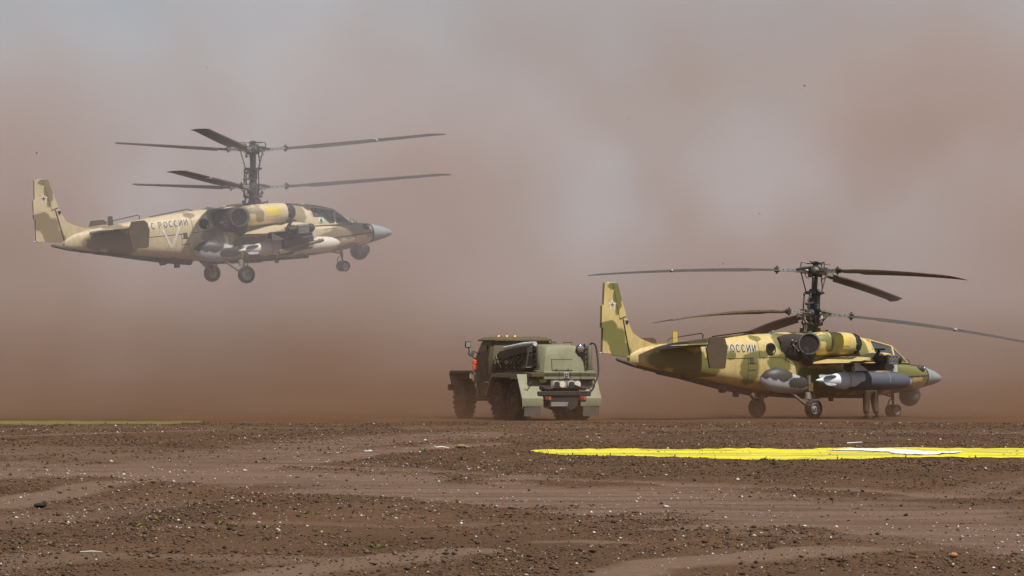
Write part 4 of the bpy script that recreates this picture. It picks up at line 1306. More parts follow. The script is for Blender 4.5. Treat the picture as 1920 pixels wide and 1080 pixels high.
    for v in (.64, .37, .10):
        b = MB(); b.lathe((2.75, v, 2.54), (0, 0, 1), [(0, .028), (.015, .032), (.04, .025), (.055, .008)], 10); b.build('roof_lamp', M['amber_lit'], rf)
    b = MB()
    b.prism([(2.72, 1.84), (3.5, 1.84), (3.32, 2.30), (2.74, 2.30)], 1.02, 1.045); b.prism([(2.72, 1.84), (3.5, 1.84), (3.32, 2.30), (2.74, 2.30)], -1.045, -1.02)
    b.build('side_window', M['glass_dark'], cb, 0)
    b = MB(); b.prism([(-.75, 2.0), (.55, 2.0), (.55, 2.30), (-.75, 2.30)], 2.405, 2.43, 'x'); b.build('rear_window', M['glass_dark'], cb, 0)
    b = MB()
    b.box((3.0, 1.075, 1.72), (.16, .03, .03)); b.build('door_handle', M['steel'], cb)
    b = MB(); b.prism([(2.62, 1.80), (2.64, 1.80), (2.60, 1.05), (2.58, 1.05)], 1.075, 1.088); b.prism([(2.6, 1.02), (3.6, 1.02), (3.6, 1.05), (2.6, 1.05)], 1.06, 1.085); b.build('door_seam', black, cb, 0)
    b = MB(); b.box((2.36, .85, 1.92), (.03, .07, .09)); b.build('marker_lamp', M['amber'], cb)
    # bonnet and front wings
    b = MB()
    b.loft([[(3.7, -.62, 1.0), (3.7, .62, 1.0), (3.7, .62, 1.68), (3.7, .4, 1.80), (3.7, -.4, 1.80), (3.7, -.62, 1.68)], [(5.45, -.5, 1.0), (5.45, .5, 1.0), (5.45, .5, 1.58), (5.45, .36, 1.68), (5.45, -.36, 1.68), (5.45, -.5, 1.58)]])
    b.build('bonnet', greend, T, 25)
    for s in (-1, 1):
        b = MB()
        path = [(3.02, .66), (3.22, 1.42), (3.5, 1.50), (5.55, 1.50), (5.62, 1.42), (5.40, 1.10)]
        b.loft([[(u, .58 * s, z), (u, 1.27 * s, z), (u, 1.27 * s, z - .04), (u, .58 * s, z - .04)] for u, z in path])
        fw = b.build('front_wing', green if s > 0 else greend, T, 25)
        b = MB(); b.loft([[(u, 1.255 * s, z + .003), (u, 1.275 * s, z + .003), (u, 1.275 * s, z - .07), (u, 1.255 * s, z - .07)] for u, z in path[1:]]); b.build('wing_lip', greend, fw, 25)
        # mirrors
        b = MB()
        b.tube([(3.62, 1.02 * s, 1.80), (3.52, 1.22 * s, 1.93), (3.45, 1.36 * s, 2.04), (3.42, 1.40 * s, 2.24)], .016, 6)
        b.tube([(3.5, .98 * s, 2.0), (3.46, 1.20 * s, 2.10), (3.45, 1.34 * s, 2.02)], .014, 6)
        ar = b.build('mirror_arm', black, T)
        b = MB(); b.box((3.40, 1.42 * s, 2.31), (.06, .20, .20), ch=.025); b.build('mirror', black, ar, 40)
        b = MB(); b.box((3.366, 1.42 * s, 2.31), (.006, .15, .15)); b.build('mirror_glass', M['mirror'], ar)
        b = MB(); b.lathe((3.43, 1.32 * s, 2.04), (-1, 0, 0), [(0, .05), (.03, .1), (.06, .095), (.07, .02)], 16); b.build('mirror', black, ar, 40)
        b = MB(); b.lathe((3.358, 1.32 * s, 2.04), (-1, 0, 0), [(0, .085), (.004, .08)], 16); b.build('mirror_glass', M['mirror'], ar)
    b = MB()
    for z in (1.53, 1.70): b.lathe((3.40, 1.2, z), (0, 0, 1), [(0, .06), (.015, .075), (.12, .075), (.14, .05)], 14)
    b.build('signal_lamp', M['orange_lit'], T)
    b = MB(); b.box((5.75, 0, .97), (.12, 2.55, .2), ch=.03); b.build('bumper', greend, T)
    b = MB(); b.box((2.75, 1.02, .93), (.85, .35, .48), ch=.03); b.build('tool_box', greend2, T)
    b = MB(); b.tube([(2.4, -.98, .85), (3.3, -.98, .85)], .25, 20); b.build('fuel_tank', greend2, T, 40)
    # generator housing with sloping sides
    b = MB()
    rings = []
    for z, u0, u1, w0, w1 in ((1.47, -.86, 1.7, -.86, .60), (1.9, -.80, 1.72, -.80, .54), (2.14, -.74, 1.72, -.74, .48), (2.24, -.68, 1.7, -.66, .40), (2.30, -.52, 1.6, -.48, .24)):
        r_ = .10
        rings.append([(u0, w0 + r_, z), (u0, w1 - r_, z), (u0 + r_, w1, z), (u1 - r_, w1, z), (u1, w1 - r_, z), (u1, w0 + r_, z), (u1 - r_, w0, z), (u0 + r_, w0, z)])
    b.loft(rings)
    hs = b.build('generator_housing', green, T, 35)
    b = MB(); b.box((-.835, -.10, 1.68), (.03, .66, .32), Euler((0, R(8), 0)), ch=.008); ht = b.build('rear_hatch', green, hs, 30)
    b = MB()
    for v in (.1, -.28): b.tube([(-.875, v, 1.56), (-.87, v, 1.48)], .018, 6)
    b.tube([(-.885, .2, 1.515), (-.885, -.42, 1.515)], .014, 6)
    b.build('hatch_hinge', black, ht)
    b = MB(); b.box((-.842, -.10, 1.52), (.012, .64, .012)); b.box((-.815, .236, 1.68), (.05, .008, .34), Euler((0, R(8), 0))); b.box((-.806, -.10, 1.848), (.05, .66, .008)); b.build('hatch_gap', black, hs)
    b = MB(); b.tube([(-.3, -.35, 2.28), (-.3, -.35, 2.36), (-.3, -.62, 2.36), (-.3, -.62, 2.26)], .012, 6); b.tube([(-.3, .05, 2.28), (-.3, .05, 2.38)], .012, 6); b.build('lifting_rail', black, hs)
    # deck and rear beam
    b = MB(); b.box((.6, -.1, 1.38), (3.2, 2.1, .14), ch=.02); b.build('deck', greend, T)
    b = MB(); b.box((-.93, -.28, 1.36), (.14, 1.66, .24), ch=.015); bm_ = b.build('rear_beam', green, T, 30)
    b = MB()
    for v in (.06, -.3, -.62): b.box((-1.004, v, 1.36), (.012, .012, .23))
    b.build('beam_rib', black, bm_)
    b = MB(); b.box((-1.008, -.17, 1.37), (.02, .15, .17), ch=.004); em = b.build('warning_plate', M['pale'], bm_)
    b = MB()
    for (dv, dz, w, h_) in ((-.035, .035, .05, .05), (.035, .03, .045, .06), (0, -.035, .10, .03), (.03, -.06, .03, .02)): b.box((-1.022, -.17 + dv, 1.37 + dz), (.01, w, h_))
    b.build('plate_print', M['ink'], em)
    # socket panel
    b = MB(); b.box((-.93, -.16, 1.10), (.1, .95, .24), ch=.015); sp = b.build('socket_panel', green, T)
    for v in (.14, -.33):
        b = MB(); b.lathe((-.98, v, 1.10), (-1, 0, 0), [(0, .115), (.03, .115), (.035, .095)], 18); b.build('socket_flange', M['pale'], sp)
        b = MB(); b.lathe((-1.015, v, 1.10), (-1, 0, 0), [(0, .085), (.06, .08), (.065, .04)], 16); b.build('socket', black, sp)
    for v in (-.03, -.52):
        b = MB(); b.lathe((-1.03, v, 1.09), (-.95, .25, .1), [(0, .09), (.02, .10), (.035, .09), (.036, .01)], 18); b.build('socket_cap', M['cap_white'], sp, 30)
    # hose towers
    for v, u in ((.56, -.62), (-1.06, -.62)):
        b = MB()
        b.lathe((u, v, 1.58), (0, 0, 1), [(0, .085), (.02, .09), (.66, .09), (.70, .06)], 16)
        tw = b.build('hose_tower', towerm, T, 40)
        b = MB(); b.lathe((u, v, 1.24), (0, 0, 1), [(0, .16), (.26, .16), (.30, .10), (.31, .10), (.312, .13), (.345, .13)], 18); b.build('tower_base', towerm, tw, 40)
        b = MB(); b.tube([(u + .13, v + .1, 1.55), (u + .13, v + .1, 2.3)], .03, 8); b.tube([(u + .1, v + .16, 1.6), (u + .16, v + .13, 2.2), (u + .2, v + .08, 2.32)], .022, 8)
        for z in (1.7, 1.85, 2.0, 2.15): b.box((u + .08, v + .1, z), (.1, .1, .05))
        b.build('tower_piping', black, tw, 40)
    # bent boom over the left side, truss below it
    b = MB()
    b.tube([(-.55, .66, 2.32), (0.1, .74, 2.29), (1.5, .90, 2.19)], [.07, .085, .06], 10)
    b.build('boom_cover', pale, T, 40)
    b = MB()
    b.loft([[(u, .58, z0), (u, .90, z0), (u, .90, z1), (u, .58, z1)] for u, z0, z1 in ((-.5, 2.06, 2.22), (.6, 1.98, 2.18), (1.9, 1.82, 2.10), (2.2, 1.82, 2.0))])
    bo = b.build('boom', greend2, T, 30)
    b = MB()
    top_ = [(-.5 + i * .42, .86, 2.08 - i * .04) for i in range(7)]
    bot_ = [(-.45 + i * .42, .92, 1.60) for i in range(7)]
    for p, q in zip(top_, bot_): b.tube([p, q], .016, 6)
    for p, q in zip(top_, bot_[1:]): b.tube([p, q], .018, 6)
    b.tube([bot_[0], bot_[-1]], .025, 6); b.tube([(p[0], .6, 1.62) for p in bot_], .03, 6)
    for p in bot_: b.tube([p, (p[0], .6, 1.62)], .014, 6)
    b.build('boom_truss', trussm, bo, 40)
    for k in range(7):
        b = MB()
        u = -.4 + k * .36
        pts = [(u + rnd.uniform(-.05, .05), .72 + rnd.uniform(-.05, .2), 2.05 - k * .03), (u + .15, .95 + rnd.uniform(-.04, .06), 1.85), (u + .3 + rnd.uniform(-.1, .1), .98, 1.62), (u + .5, .85, 1.50 + rnd.uniform(0, .08)), (u + .8, .8, 1.62 + rnd.uniform(0, .12))]
        b.tube(smooth_path(pts), .028, 8)
        b.build('hose', hose, T, 50)
    b = MB(); b.box((.9, .72, 1.55), (2.2, .4, .16), ch=.03); b.tube([(0.2, .9, 1.66), (1.9, .92, 1.66)], .05, 8); b.tube([(2.1, .85, 1.45), (2.15, .88, 1.95)], .06, 10); b.tube([(1.7, .85, 1.45), (1.75, .88, 1.85)], .045, 10); b.build('pump_gear', black, T, 30)
    b = MB(); b.tube(smooth_path([(2.28, .9, 2.0), (1.9, .98, 1.8), (1.5, 1.0, 1.6)]), .022, 6); b.build('hose', M['steel'], T, 50)
    for pts in ([(-.62, -1.06, 2.24), (-.68, -1.12, 2.34), (-.74, -1.22, 2.26), (-.82, -1.25, 1.9), (-.95, -1.22, 1.40), (-1.06, -1.0, 1.06), (-1.1, -.7, .98), (-1.06, -.38, 1.08)],
                [(-.9, .62, 1.06), (-1.02, .5, .98), (-1.06, .3, .98), (-1.05, .16, 1.08)],
                [(-.9, .72, .78), (-.98, .66, .62), (-.98, .58, .50)],
                [(-.9, -.9, .76), (-1.0, -.84, .58), (-1.0, -.72, .48)],
                [(-.5, -1.0, 2.2), (-.62, -.9, 2.05), (-.66, -.86, 1.7), (-.7, -.9, 1.5)],
                [(-.5, -.92, 2.1), (-.6, -.82, 1.9), (-.62, -.9, 1.62)]):
        b = MB(); b.tube(smooth_path(pts), .028, 8); b.build('hose', hose, T, 50)
    b = MB(); b.tube([(-.62, -1.02, 2.18), (-.72, -.78, 2.14)], .045, 8); b.lathe((-.72, -.70, 2.18), (-1, 0, -.1), [(0, .05), (.02, .12), (.10, .13), (.11, .115)], 18); wl_ = b.build('work_lamp', black, T, 40)
    b = MB(); b.lathe((-.832, -.70, 2.168), (-1, 0, -.1), [(0, .11), (.01, .10), (.02, .03)], 18); b.build('lens', M['mirror'], wl_, 60)
    b = MB(); b.lathe((-.70, -.74, 2.02), (-1, 0, -.3), [(0, .06), (.1, .12), (.12, .10)], 14); b.build('work_lamp', black, T, 40)
    # lamps, plate
    for v, mm in ((.46, 'red_lens'), (-.67, 'red_lens')):
        b = MB(); b.box((-1.09, v, .675), (.05, .22, .12), ch=.01); lb = b.build('tail_lamp', black, T)
        b = MB(); b.box((-1.12, v + .04, .675), (.02, .11, .09), ch=.004); b.build('lens', M['red_lens'], lb)
        b = MB(); b.box((-1.12, v - .06, .675), (.02, .07, .09), ch=.004); b.build('lens', M['amber'], lb)
    b = MB(); b.box((-1.10, .08, .50), (.03, .56, .13), ch=.004); b.build('number_plate_board', M['plate'], T)
    b = MB(); b.lathe((-1.12, -.26, .50), (-1, 0, 0), [(0, .085), (.02, .085), (.02, .06)], 14, False); b.build('tow_ring', black, T)
    return T


def smooth_path(pts, k=5):
    out = []
    for i in range(len(pts) - 1):
        p0, p1, p2, p3 = [Vector(pts[max(0, min(len(pts) - 1, j))]) for j in (i - 1, i, i + 1, i + 2)]
        for j in range(k):
            t = j / k
            out.append(.5 * ((2 * p1) + (p2 - p0) * t + (2 * p0 - 5 * p1 + 4 * p2 - p3) * t * t + (3 * p1 - p0 - 3 * p2 + p3) * t ** 3))
    out.append(Vector(pts[-1]))
    return out


greend2 = wear_mat('deep_green_equipment', (.06, .058, .036), .6, 0, (.04, .038, .025), 4, (.15, .1, .07), .4)
M['rim_truck'] = wear_mat('dusty_truck_rim', (.11, .085, .06), .7, 0, dirt_amt=.6)
M['grey_flap'] = wear_mat('grey_mud_flap', (.14, .125, .10), .8, 0)
M['glass_dark'] = wear_mat('dark_cab_glass', (.04, .04, .042), .15, 0, (.06, .055, .05), 3, dirt_amt=.4, bump=0)
M['mirror'] = wear_mat('lamp_mirror', (.75, .75, .74), .18, .9, (.6, .6, .6), 3, dirt_amt=.2, bump=0)
M['amber'] = lamp_mat('amber_lens', (.5, .14, .03))
M['amber_lit'] = lamp_mat('amber_lamp_lit', (1.0, .28, .10), 2.5)
M['orange_lit'] = lamp_mat('orange_lamp_lit', (.75, .12, .05), .2)
M['red_lens'] = lamp_mat('red_lens', (.34, .025, .025))
M['cap_white'] = wear_mat('white_socket_cap', (.82, .72, .68), .5, 0, (.75, .6, .56), 9, dirt_amt=.2)
M['plate'] = wear_mat('bare_number_plate', (.30, .30, .29), .5, 0, (.24, .23, .22), 4)
make_truck()


# ------------------------------------------------------------------ person working under the wing
def make_person():
    H2 = Matrix.Translation((9.643, 110, 0)) @ Matrix.Rotation(R(37.24), 4, 'Z')
    foot = H2 @ Vector((1.22, -1.25, 0))
    root = empty('person', (foot.x, foot.y, 0), (0, 0, R(20)))
    put(root, 'person in brown work clothes bending over behind the blue drop tank', 'person')
    skin = wear_mat('skin', (.42, .25, .17), .6, 0, dirt_amt=.1, bump=0)
    cloth = wear_mat('brown_work_cloth', (.11, .075, .045), .9, 0, (.07, .05, .03), 6, dirt_amt=.3)
    boot = wear_mat('dusty_black_boot', (.04, .03, .025), .8, 0, dirt_amt=.6)

    def skinned(name, vs_, es_, rs_, m, sub=2):
        me = bpy.data.meshes.new(name)
        me.from_pydata(vs_, es_, [])
        o = bpy.data.objects.new(name, me); col.objects.link(o)
        mod = o.modifiers.new('s', 'SKIN')
        for i, r_ in enumerate(rs_):
            me.skin_vertices[0].data[i].radius = (r_, r_)
        me.skin_vertices[0].data[0].use_root = True
        sb = o.modifiers.new('u', 'SUBSURF'); sb.levels = sub; sb.render_levels = sub
        dg = bpy.context.evaluated_depsgraph_get()
        dg.update()
        nm = bpy.data.meshes.new_from_object(o.evaluated_get(dg))
        o.modifiers.clear()
        o.data = nm
        bpy.data.meshes.remove(me)
        nm.materials.clear(); nm.materials.append(m)
        for p in nm.polygons: p.use_smooth = True
        o.parent = root
        return o
    # x right in the picture, y away; bending to the left side, hands on the hull
    V = [(0, 0, .92), (.02, .06, 1.06), (.04, .22, 1.22), (.05, .34, 1.34),            # pelvis, waist, chest, neck base
         (-.12, -.02, .86), (-.15, .02, .50), (-.16, .0, .10),                           # left leg
         (.13, .02, .86), (.17, .08, .50), (.21, .02, .10),                              # right leg
         (-.15, .28, 1.27), (-.24, .42, 1.05), (-.18, .62, 1.10),                        # left arm
         (.24, .28, 1.27), (.32, .40, 1.04), (.26, .60, 1.08),                           # right arm
         (.05, .40, 1.40)]
    E = [(0, 1), (1, 2), (2, 3), (0, 4), (4, 5), (5, 6), (0, 7), (7, 8), (8, 9), (2, 10), (10, 11), (11, 12), (2, 13), (13, 14), (14, 15), (3, 16)]
    Rr = [.18, .17, .19, .10, .15, .125, .10, .15, .125, .10, .075, .055, .042, .075, .055, .042, .06]
    skinned('body', V, E, Rr, cloth)
    for s, (fx, fy) in ((-1, (-.16, 0)), (1, (.21, .02))):
        b = MB()
        rings = []
        for t, w, h0 in ((-.10, .035, .05), (-.08, .05, .10), (0, .055, .13), (.08, .05, .09), (.16, .05, .06), (.20, .03, .03)):
            rings.append([(fx + w * math.cos(a), fy + t, max(.0, h0 / 2 + h0 / 2 * math.sin(a))) for a in (2 * math.pi * k / 12 for k in range(12))])
        b.loft(rings)
        b.build('boot', boot, root, 50)
    head = MB()
    rings = []
    hc = Vector((.05, .49, 1.47))
    for i in range(13):
        t = -1 + 2 * i / 12
        rr = math.sqrt(max(1 - t * t, .002))
        rings.append([(hc.x + .075 * rr * math.cos(a), hc.y + (.095 + .012 * (1 if math.sin(a) > .9 else 0)) * rr * math.sin(a), hc.z + .12 * t) for a in (2 * math.pi * k / 16 for k in range(16))])
    head.loft(rings)
    hd = head.build('head', skin, root, 60)
    b = MB(); b.box((.05, .59, 1.465), (.025, .03, .04), taper=.6); b.build('nose', skin, hd)
    b = MB()
    for s in (-1, 1): b.ball((.05 + .075 * s, .49, 1.47), .028, 8, 6, (.4, .8, 1.2))
    b.build('ear', skin, hd, 60)
    b = MB()
    for s in (-1, 1): b.ball((.05 + .03 * s, .575, 1.485), .011, 8, 6)
    b.build('eye', boot, hd, 60)
    b = MB(); b.box((.05, .578, 1.415), (.04, .012, .008)); b.build('mouth', boot, hd)
    b = MB()
    b.ball((.05, .475, 1.50), .1, 16, 10, (.86, 1.02, 1.0))
    b.box((.05, .58, 1.52), (.14, .10, .015))
    b.build('cap', cloth, hd, 60)
    for s, w in ((-1, Vector((-.18, .62, 1.10))), (1, Vector((.26, .60, 1.08)))):
        vs_ = [tuple(w), tuple(w + Vector((0, .05, .0))), tuple(w + Vector((0, .09, .01)))]
        es_ = [(0, 1), (1, 2)]
        rs_ = [.03, .036, .034]
        for k in range(4):
            o = len(vs_)
            dx = (-.03 + .02 * k)
            ln = (.06, .075, .07, .05)[k]
            vs_ += [tuple(w + Vector((dx, .11, .01))), tuple(w + Vector((dx * 1.1, .11 + ln * .6, .01))), tuple(w + Vector((dx * 1.1, .11 + ln, -.015)))]
            es_ += [(2, o), (o, o + 1), (o + 1, o + 2)]
            rs_ += [.011, .009, .007]
        o = len(vs_)
        vs_ += [tuple(w + Vector((-s * .04, .06, 0))), tuple(w + Vector((-s * .06, .10, 0)))]
        es_ += [(1, o), (o, o + 1)]
        rs_ += [.012, .009]
        skinned('hand', vs_, es_, rs_, skin, 1)
    return root


make_person()


# ------------------------------------------------------------------ landing markers
def marker(name, label, outline, amp, mat_, teeth, lift, sym=None, sym_mat=None):
    """a ribbed cloth sheet pegged to the field with a frayed, scalloped border"""
    pts = []
    n = len(outline)
    for i in range(n):
        a, b_ = Vector((*outline[i], 0)), Vector((*outline[(i + 1) % n], 0))
        k = max(1, int((b_ - a).length / teeth))
        nrm = Vector((b_.y - a.y, a.x - b_.x, 0)).normalized()
        for j in range(k):
            t = j / k
            p = a + (b_ - a) * t
            pts.append(p + nrm * (amp * rnd.uniform(.3, 1.0) if j % 2 else -amp * rnd.uniform(.2, .8)))
    c = sum(pts, Vector()) / len(pts)
    rings = []
    fr = (1.0, .985, .95, .88, .78, .65, .5, .35, .2, .08)
    for f_ in fr:
        ring = []
        hz = field_height(np.array([c.x + (p.x - c.x) * f_ for p in pts]), np.array([c.y + (p.y - c.y) * f_ for p in pts]))[0]
        for p, h_ in zip(pts, hz):
            q = c + (p - c) * f_
            z = float(h_) + lift * (.25 if f_ == 1.0 else (1.0 if f_ > .9 else .8)) + .006 * math.sin(q.y * 5.2 + q.x * .7)
            ring.append((q.x, q.y, z))
        rings.append(ring)
    root = empty(name, (c.x, c.y, height_at(c.x, c.y)))
    sh = lambda r_: [(p[0] - root.location.x, p[1] - root.location.y, p[2] - root.location.z) for p in r_]
    b = MB(); b.loft([sh(r_) for r_ in rings], False, True)
    cloth = b.build('cloth_sheet', mat_, root, 60)
    put(root, label, 'landing marker', 'yellow landing markers')
    # pegs along the border
    for i in range(0, len(pts), max(6, len(pts) // 28)):
        p = pts[i]
        b = MB(); z = height_at(p.x, p.y)
        b.tube([(p.x - root.location.x, p.y - root.location.y, z - .05 - root.location.z), (p.x - root.location.x + .01, p.y - root.location.y, z + .05 - root.location.z)], .01, 6)
        b.build('peg', M['dark'], root)
    if sym:
        for poly in sym:
            vs_ = []
            fs_ = []
            b = MB()
            cc = sum((Vector((*p, 0)) for p in poly), Vector()) / len(poly)
            dens = []
            for i in range(len(poly)):
                a, b_ = Vector((*poly[i], 0)), Vector((*poly[(i + 1) % len(poly)], 0))
                for j in range(8): dens.append(a + (b_ - a) * j / 8)
            rg = []
            for f_ in (1.0, .75, .5, .25, .05):
                ring = []
                for p in dens:
                    q = cc + (p - cc) * f_
                    z = height_at(q.x, q.y) + lift * .95 + .012 + .006 * math.sin(q.y * 5.2 + q.x * .7)
                    ring.append((q.x - root.location.x, q.y - root.location.y, z - root.location.z))
                rg.append(ring)
            b.loft(rg, False, True)
            b.build('white_symbol', sym_mat, cloth, 60)
    return root


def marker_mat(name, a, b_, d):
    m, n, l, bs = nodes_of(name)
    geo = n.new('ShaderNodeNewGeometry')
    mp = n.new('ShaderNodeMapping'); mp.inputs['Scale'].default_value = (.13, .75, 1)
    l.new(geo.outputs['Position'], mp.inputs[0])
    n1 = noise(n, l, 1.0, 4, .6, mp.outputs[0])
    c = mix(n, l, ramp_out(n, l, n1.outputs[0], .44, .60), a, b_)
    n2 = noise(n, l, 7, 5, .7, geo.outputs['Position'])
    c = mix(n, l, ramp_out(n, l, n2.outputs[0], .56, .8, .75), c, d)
    l.new(c, bs.inputs['Base Color'])
    bs.inputs['Roughness'].default_value = .6
    wv = n.new('ShaderNodeTexWave'); wv.inputs['Scale'].default_value = 3.0; wv.inputs['Distortion'].default_value = 1.5
    l.new(geo.outputs['Position'], wv.inputs[0])
    bp = n.new('ShaderNodeBump'); bp.inputs['Strength'].default_value = .25; bp.inputs['Distance'].default_value = .02
    l.new(wv.outputs[1], bp.inputs['Height']); l.new(bp.outputs[0], bs.inputs['Normal'])
    return m


yel = marker_mat('yellow_marker_cloth', (.78, .67, .015), (.42, .39, .06), (.30, .22, .05))
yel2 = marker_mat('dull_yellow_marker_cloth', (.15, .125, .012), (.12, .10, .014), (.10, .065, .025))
wht = marker_mat('white_marker_cloth', (.80, .80, .80), (.70, .70, .70), (.5, .45, .4))
W = lambda *ps: [g(*p) for p in ps]
marker('landing_marker', 'bright yellow cloth sheet with white symbol pegged flat on the soil',
       W((998, 842.5), (1030, 848), (1090, 852), (1180, 855), (1300, 857), (1345, 860.5), (1500, 861.5), (1700, 861), (1850, 860.5), (2050, 860), (2120, 852), (2050, 844.5), (1900, 843.5), (1700, 843), (1500, 845), (1300, 844.5), (1150, 843.5)),
       .15, yel, .20, .03,
       [W((1545, 849.4), (1600, 846.8), (1690, 846.6), (1745, 850.4), (1700, 853.2), (1625, 851.4)), W((1665, 854.0), (1745, 851.0), (1805, 854.6), (1760, 858.2), (1700, 857.8))], wht)
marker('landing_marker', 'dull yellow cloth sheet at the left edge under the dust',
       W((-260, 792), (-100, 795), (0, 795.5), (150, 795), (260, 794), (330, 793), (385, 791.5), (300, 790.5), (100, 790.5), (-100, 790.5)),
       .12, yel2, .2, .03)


# ------------------------------------------------------------------ weeds and litter
leafm = wear_mat('weed_leaf', (.20, .21, .03), .6, 0, (.12, .14, .02), 9, dirt_amt=.25, bump=0)
for i, (px, py, sz) in enumerate(((1018, 858, .14), (1455, 871, .16), (172, 955, .10), (200, 949, .08), (295, 975, .13), (257, 986, .10), (410, 982, .12), (440, 985, .10), (500, 992, .10), (570, 965, .10), (592, 965, .10), (735, 964, .08),
                                  (790, 972, .08), (650, 1024, .10), (705, 1027, .11), (42, 1019, .07), (142, 1039, .08), (250, 1045, .07), (795, 840, .16), (870, 863, .16))):
    x, y = g(px, py)
    b = MB()
    for k in range(26):
        a = rnd.uniform(0, 6.28)
        ln = sz * rnd.uniform(.15, .75)
        w = ln * .10
        el = rnd.uniform(.05, .55)
        o = Vector((0, 0, 0))
        ln *= 1.3
        d = Vector((math.cos(a) * math.cos(el), math.sin(a) * math.cos(el), math.sin(el)))
        s = Vector((-math.sin(a), math.cos(a), 0)) * w
        mid = o + d * ln * .5 + Vector((0, 0, ln * .08))
        tip = o + d * ln
        if k == 0: b.v.append((0, 0, 0))
        q = len(b.v)
        b.v += [tuple(mid + s), tuple(tip), tuple(mid - s)]
        b.f += [(0, q, q + 1), (0, q + 1, q + 2)]
    o = b.build('weed', leafm, None, 0, (x, y, height_at(x, y)))
    lab = {0: 'green weed just below the left tip of the bright yellow sheet', 1: 'tiny green weed on the soil in front of the bright yellow sheet', 18: 'small green weed beside the bleached white stick',
           19: 'small green weed on dark soil between the stick and the yellow sheet'}.get(i, 'tiny yellow green weed in the dark soil of the left foreground')
    put(o, lab, 'weed', 'weeds in the soil')


def litter(name, label, cat, px, py, mb, m):
    x, y = g(px, py)
    return put(mb.build(name, m, None, 40, (x, y, height_at(x, y))), label, cat)


chalk = wear_mat('bleached_wood', (.70, .66, .60), .7, 0, (.55, .5, .44), 9, dirt_amt=.25)
b = MB(); b.tube([(-.13, 0, .03), (-.02, .02, .04), (.13, 0, .02)], [.014, .02, .012], 8); b.tube([(-.13, 0, .03), (-.17, .08, .06)], .01, 6)
litter('stick', 'short bleached white stick lying left of the yellow sheet', 'stick', 830, 836, b, chalk)
b = MB(); b.ball((0, 0, .05), .07, 10, 6, (1.6, 1, .7)); b.ball((.12, .02, .03), .05, 8, 6, (1.3, 1, .6))
litter('soil_lump', 'brown lump of soil beside the bleached white stick', 'lump', 864, 837, b, wear_mat('tan_lump', (.26, .17, .10), .9, 0, scale=20, bump=.6))
b = MB(); b.ball((0, 0, .02), .04, 8, 5, (1.5, .8, .6)); b.ball((-.05, 0, .015), .03, 8, 5, (1.2, .8, .6))
litter('stone', 'flat white stone far left of the yellow sheet', 'stone', 693, 843, b, chalk)
b = MB(); b.tube([(-.10, 0, .008), (0, .02, .012), (.10, 0, .008)], [.004, .007, .003], 6)
litter('stick', 'thin white twig near the bottom left corner', 'stick', 172, 1038, b, chalk)
b = MB(); b.tube([(-.16, 0, .03), (.16, .02, .05)], [.02, .014], 6)
litter('stick', 'pale straight stick just behind the yellow sheet', 'stick', 1602, 835, b, chalk)
b = MB(); b.ball((0, 0, .025), .03, 9, 6, (1.3, 1, .8)); b.ball((-.03, .01, .02), .02, 8, 5)
litter('stone', 'orange brown stone near the bottom right corner', 'stone', 1787, 1047, b, wear_mat('orange_stone', (.42, .20, .08), .85, 0, scale=30, bump=.4))
b = MB(); b.ball((0, 0, .03), .05, 9, 6, (1.6, 1, .6)); b.ball((.05, 0, .04), .03, 8, 5)
litter('soil_lump', 'black lump of soil on the left side of the field', 'lump', 76, 951, b, wear_mat('black_lump', (.02, .017, .015), .95, 0, scale=30, bump=.5))


# ------------------------------------------------------------------ dust
def dust(name, label, lo, hi, build, aniso=0.0, step=1.0):
    b = MB(); b.box([(a + c) / 2 for a, c in zip(lo, hi)], [c - a for a, c in zip(lo, hi)])
    m = bpy.data.materials.new(name)
    m.use_nodes = True
    n, l = m.node_tree.nodes, m.node_tree.links
    n.remove(n['Principled BSDF'])
    pv = n.new('ShaderNodeVolumePrincipled')
    pv.inputs['Anisotropy'].default_value = aniso
    geo = n.new('ShaderNodeNewGeometry')
    sep = n.new('ShaderNodeSeparateXYZ'); l.new(geo.outputs['Position'], sep.inputs[0])
    den, tint = build(n, l, geo.outputs['Position'], sep)
    l.new(den, pv.inputs['Density'])
    l.new(tint, pv.inputs['Color'])
    l.new(pv.outputs[0], n['Material Output'].inputs['Volume'])
    m.cycles.volume_step_rate = step
    o = b.build(name, m, None, 0)
    return put(o, label, kind='stuff')


def mul(n, l, a, b_, op='MULTIPLY'):
    x = n.new('ShaderNodeMath'); x.operation = op
    for s, v in zip(x.inputs, (a, b_)):
        if isinstance(v, (int, float)): s.default_value = v
        else: l.new(v, s)
    return x.outputs[0]


def mrange(n, l, src, a, b_, c, d, smooth=True):
    mr = n.new('ShaderNodeMapRange')
    if smooth: mr.interpolation_type = 'SMOOTHSTEP'
    for i, v in enumerate((a, b_, c, d)): mr.inputs[i + 1].default_value = v
    l.new(src, mr.inputs[0])
    return mr.outputs[0]


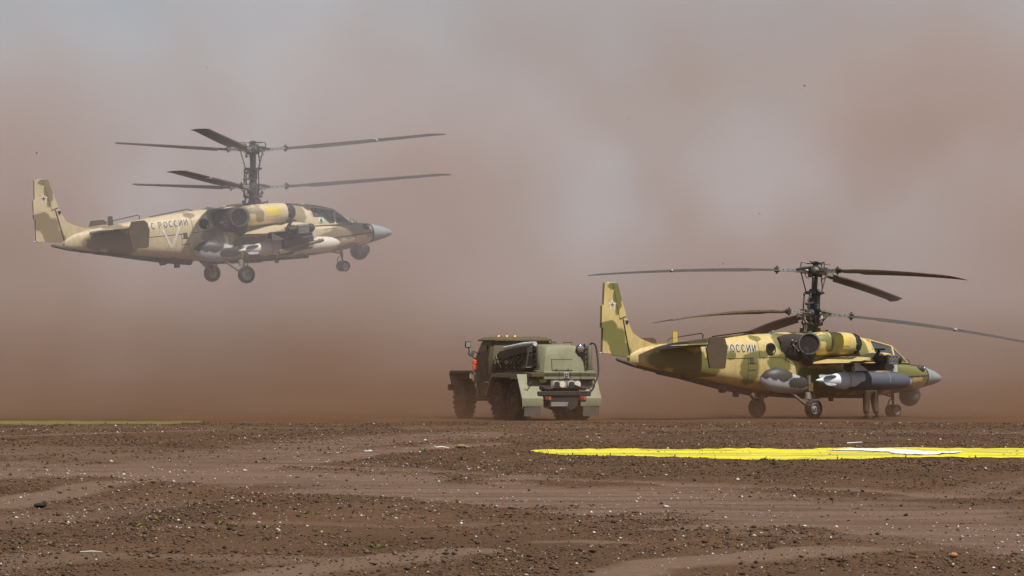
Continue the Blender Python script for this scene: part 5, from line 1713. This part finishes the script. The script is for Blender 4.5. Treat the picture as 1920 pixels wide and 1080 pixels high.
def dust_mix(n, l, pos, sep):
    """three kinds of dust in one cloud: coarse dark soil near the ground, reddish plumes above it, fine pale dust everywhere"""
    def field(scale, loc, detail, rough=.55):
        mp = n.new('ShaderNodeMapping'); mp.inputs['Scale'].default_value = scale; mp.inputs['Location'].default_value = loc
        l.new(pos, mp.inputs[0])
        return noise(n, l, 1.0, detail, rough, mp.outputs[0]).outputs[0]
    swirl = noise(n, l, .09, 1, .6, pos)
    plume = mrange(n, l, field((1 / 12, 1 / 34, 1 / 15), PLUME_AT, 3), .44, .60, 0, 1)
    gap = mrange(n, l, field((1 / 16, 1 / 40, 1 / 12), (7.3, 2.0, 1.1), 2), .36, .62, .14, 1)
    wisp = mrange(n, l, field((1 / 5, 1 / 9, 1 / 3), (1.3, 4.0, .2), 3, .65), .3, .7, .35, 1.5)
    y = mul(n, l, sep.outputs[1], mul(n, l, mul(n, l, swirl.outputs[0], -.5, 'ADD'), 22), 'ADD')
    front = mrange(n, l, y, 96, 112, 0, 1)
    mid = mrange(n, l, y, 106, 122, 0, 1)
    back = mrange(n, l, y, 122, 146, 0, 1)
    low = mrange(n, l, sep.outputs[2], -1, 4.5, 1, 0)
    coarse = mul(n, l, mul(n, l, low, front), .07)
    coarse = mul(n, l, coarse, mul(n, l, mul(n, l, mrange(n, l, sep.outputs[2], -.3, 1.5, 1, 0), front), .08), 'ADD')
    coarse = mul(n, l, coarse, wisp)
    red = mul(n, l, mul(n, l, mul(n, l, back, plume), mrange(n, l, sep.outputs[2], 5, 24, 1, 0)), .085)
    red = mul(n, l, red, mul(n, l, mul(n, l, mid, mrange(n, l, sep.outputs[2], 1, 9, 1, 0)), .02), 'ADD')
    fine = mul(n, l, mul(n, l, mid, .0135), mul(n, l, front, .003), 'ADD')
    fine = mul(n, l, mul(n, l, fine, gap), mrange(n, l, sep.outputs[2], 9, 28, 1, .25))
    pale = mul(n, l, red, fine, 'ADD')
    tot = mul(n, l, coarse, pale, 'ADD')
    c = mix(n, l, mul(n, l, red, mul(n, l, pale, 1e-6, 'ADD'), 'DIVIDE'), (.91, .90, .935), (.66, .475, .385))
    c = mix(n, l, mul(n, l, coarse, mul(n, l, tot, 1e-6, 'ADD'), 'DIVIDE'), c, (.385, .222, .128))
    return tot, c


PLUME_AT = (3.1, 0, .4)
dust('dust_cloud', 'brown dust cloud whirled up behind the truck and helicopters', (-150, 86, -1), (150, 320, 40), dust_mix, 0.0, 2.0)


# ------------------------------------------------------------------ bits of straw and grit whirled into the air
b = MB()
for k in range(70):
    y = rnd.uniform(45, 122)
    x = rnd.uniform(-.15, .15) * y
    z = rnd.uniform(.2, 1.7 + y * .10)
    r_ = rnd.uniform(.008, .022)
    c = Vector((x, y, z))
    p = [c + Vector((rnd.uniform(-1, 1), rnd.uniform(-1, 1), rnd.uniform(-1, 1))) * r_ for _ in range(4)]
    b.add(p, [(0, 1, 2), (0, 2, 3), (0, 3, 1), (1, 3, 2)])
gm, _n, _l, _b = nodes_of('airborne_grit')
_g = _n.new('ShaderNodeNewGeometry')
_r = ramp(_n, [(0, (.05, .03, .02)), (.75, (.09, .055, .035)), (.85, (.6, .52, .42)), (1, (.8, .76, .7))])
_l.new(_g.outputs['Random Per Island'], _r.inputs[0]); _l.new(_r.outputs[0], _b.inputs['Base Color'])
put(b.build('airborne_grit', gm, None, 0), 'specks of grit and straw whirled up in the air', kind='stuff')
